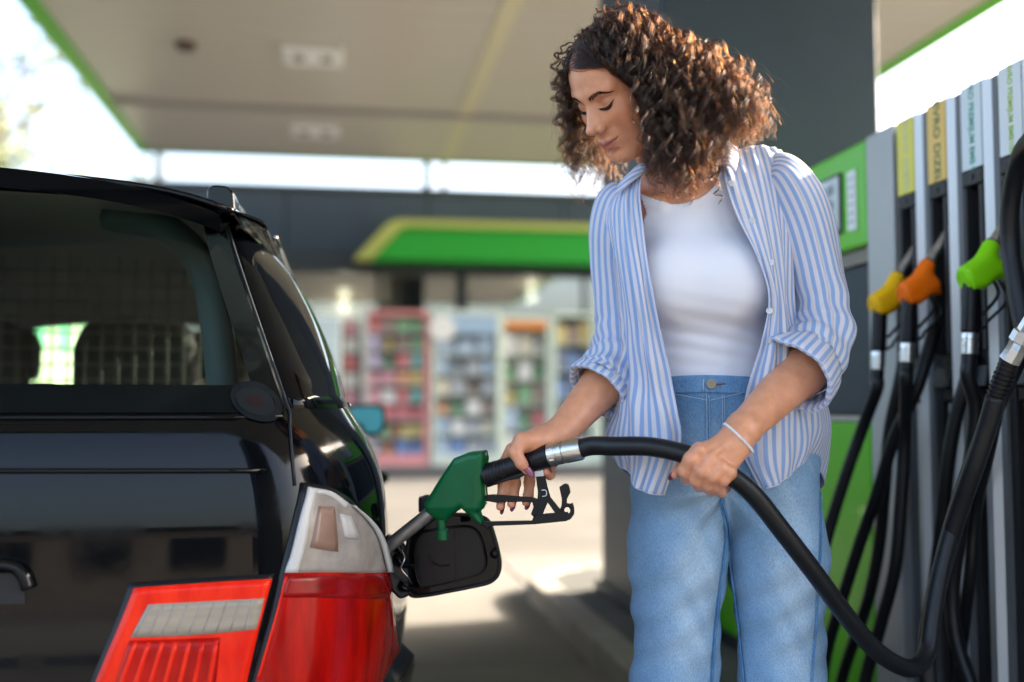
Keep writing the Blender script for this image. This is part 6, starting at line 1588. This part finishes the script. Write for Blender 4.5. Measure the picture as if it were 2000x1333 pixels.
# collar leaves and stand
def leaf(pts, nm='collar_leaf', nr=12, nc=12):
    o, Q = cloth(nm, pts, shirt, nr, nc, None, thick=.003); edge_tube('collar_edge', np.concatenate([Q[0], Q[:, -1], Q[-1][::-1]]), shirt, .0010); return Q
leaf([[(1278,318,1.915),(1262,330,1.91),(1248,345,1.905)], [(1250,322,1.915),(1236,340,1.905),(1226,362,1.90)], [(1222,345,1.93),(1208,362,1.915),(1203,380,1.905)]])
leaf([[(1380,285,1.985),(1384,305,1.955),(1392,325,1.915)], [(1412,275,1.98),(1420,296,1.93),(1420,322,1.895)], [(1440,290,1.975),(1442,308,1.93),(1436,336,1.895)]])
o, Q = cloth('collar_stand', [[(1262,322,1.915),(1290,300,1.99),(1345,290,2.05),(1400,285,2.00),(1416,308,1.925)], [(1258,345,1.915),(1285,335,1.99),(1345,330,2.06),(1410,320,2.00),(1424,345,1.91)]], shirt, 8, 40, None, thick=.002)
# buttons with holes
m_pearl = mat('pearly button', (.62,.64,.66), .2, coat=.5)
for px_, py_ in ((1428,362),(1469,430),(1504,514),(1503,606)):
    pxs, pys, pds = to_px(Q2.reshape(-1, 3)); j = int(np.argmin((pxs-px_)**2+(pys-py_)**2+(pds > 2.0)*1e5)); p = Q2.reshape(-1, 3)[j]; nn = -FW*.9+UP*.1; nn /= np.linalg.norm(nn)
    bt = obj('shirt_button', MB().tube([p+nn*.001, p+nn*.0032, p+nn*.0036, p+nn*.0030, p+nn*.0030], [.0056,.0058,.0050,.0040,.0003], 20), m_pearl, shirt, auto=40)
    for a_ in range(4):
        c = p+nn*.0032+(RT*math.cos(a_*1.57+.8)+UP*math.sin(a_*1.57+.8))*.0016; obj('button_hole', MB().tube([c, c+nn*.0004], .0005, 6), m_black, bt)
# bracelet of small white beads
wa = (WRL-ELL)/np.linalg.norm(WRL-ELL); bc = PD(1439,852,1.745); tl_ = PD(1411,829,1.728); br = PD(1467,876,1.722)
ya = br-tl_; ya /= np.linalg.norm(ya); za = np.cross(wa, ya); za /= np.linalg.norm(za); ya = np.cross(za, wa)
za = -FW-ya*(-FW@ya); za /= np.linalg.norm(za); wa = wa*0
bra = empty('bracelet', (0,0,0)); bra.parent = woman; bra.location = shirt.location
bead_me = None; NBD = 48
for k in range(NBD):
    a_ = 2*math.pi*k/NBD; d_ = ya*math.cos(a_)+za*math.sin(a_); c0 = bc+wa*.000
    lo, hi = .0, .06
    for _ in range(22):
        mid = (lo+hi)/2
        if min(f_arms((c0+d_*mid)[None])[0], f_lhand((c0+d_*mid)[None])[0]) > .0016: hi = mid
        else: lo = mid
    c = c0+d_*hi+wa*(.004*math.cos(a_))
    if bead_me is None:
        mb = MB(); n_ = 8; rows_ = 6
        G_ = np.array([[A(math.sin(t_)*math.cos(u_), math.sin(t_)*math.sin(u_), math.cos(t_))*.0025 for u_ in np.linspace(0, 2*math.pi, 10)] for t_ in np.linspace(0, math.pi, rows_)])
        ob = obj('bead', mb.grid(G_, flip=True), mat('white bead', (.72,.72,.72), .25, coat=.4), bra, smooth=True, world=False); bead_me = ob
    else: ob = link(bead_me.copy()); ob.parent = bra
    ob.location = c
# ring on the right hand
p_, n_ = surf(f_rhand, 1031, 967, 1.6, 2.0, .0005)
obj('finger_ring', MB().tube([PD(1032,966,1.884)+(RT*math.cos(a_)*.0098+FW*math.sin(a_)*.0098) for a_ in np.linspace(0, 2*math.pi, 24, endpoint=False)], .0009, 8, closed=True), m_chrome, woman, smooth=True)
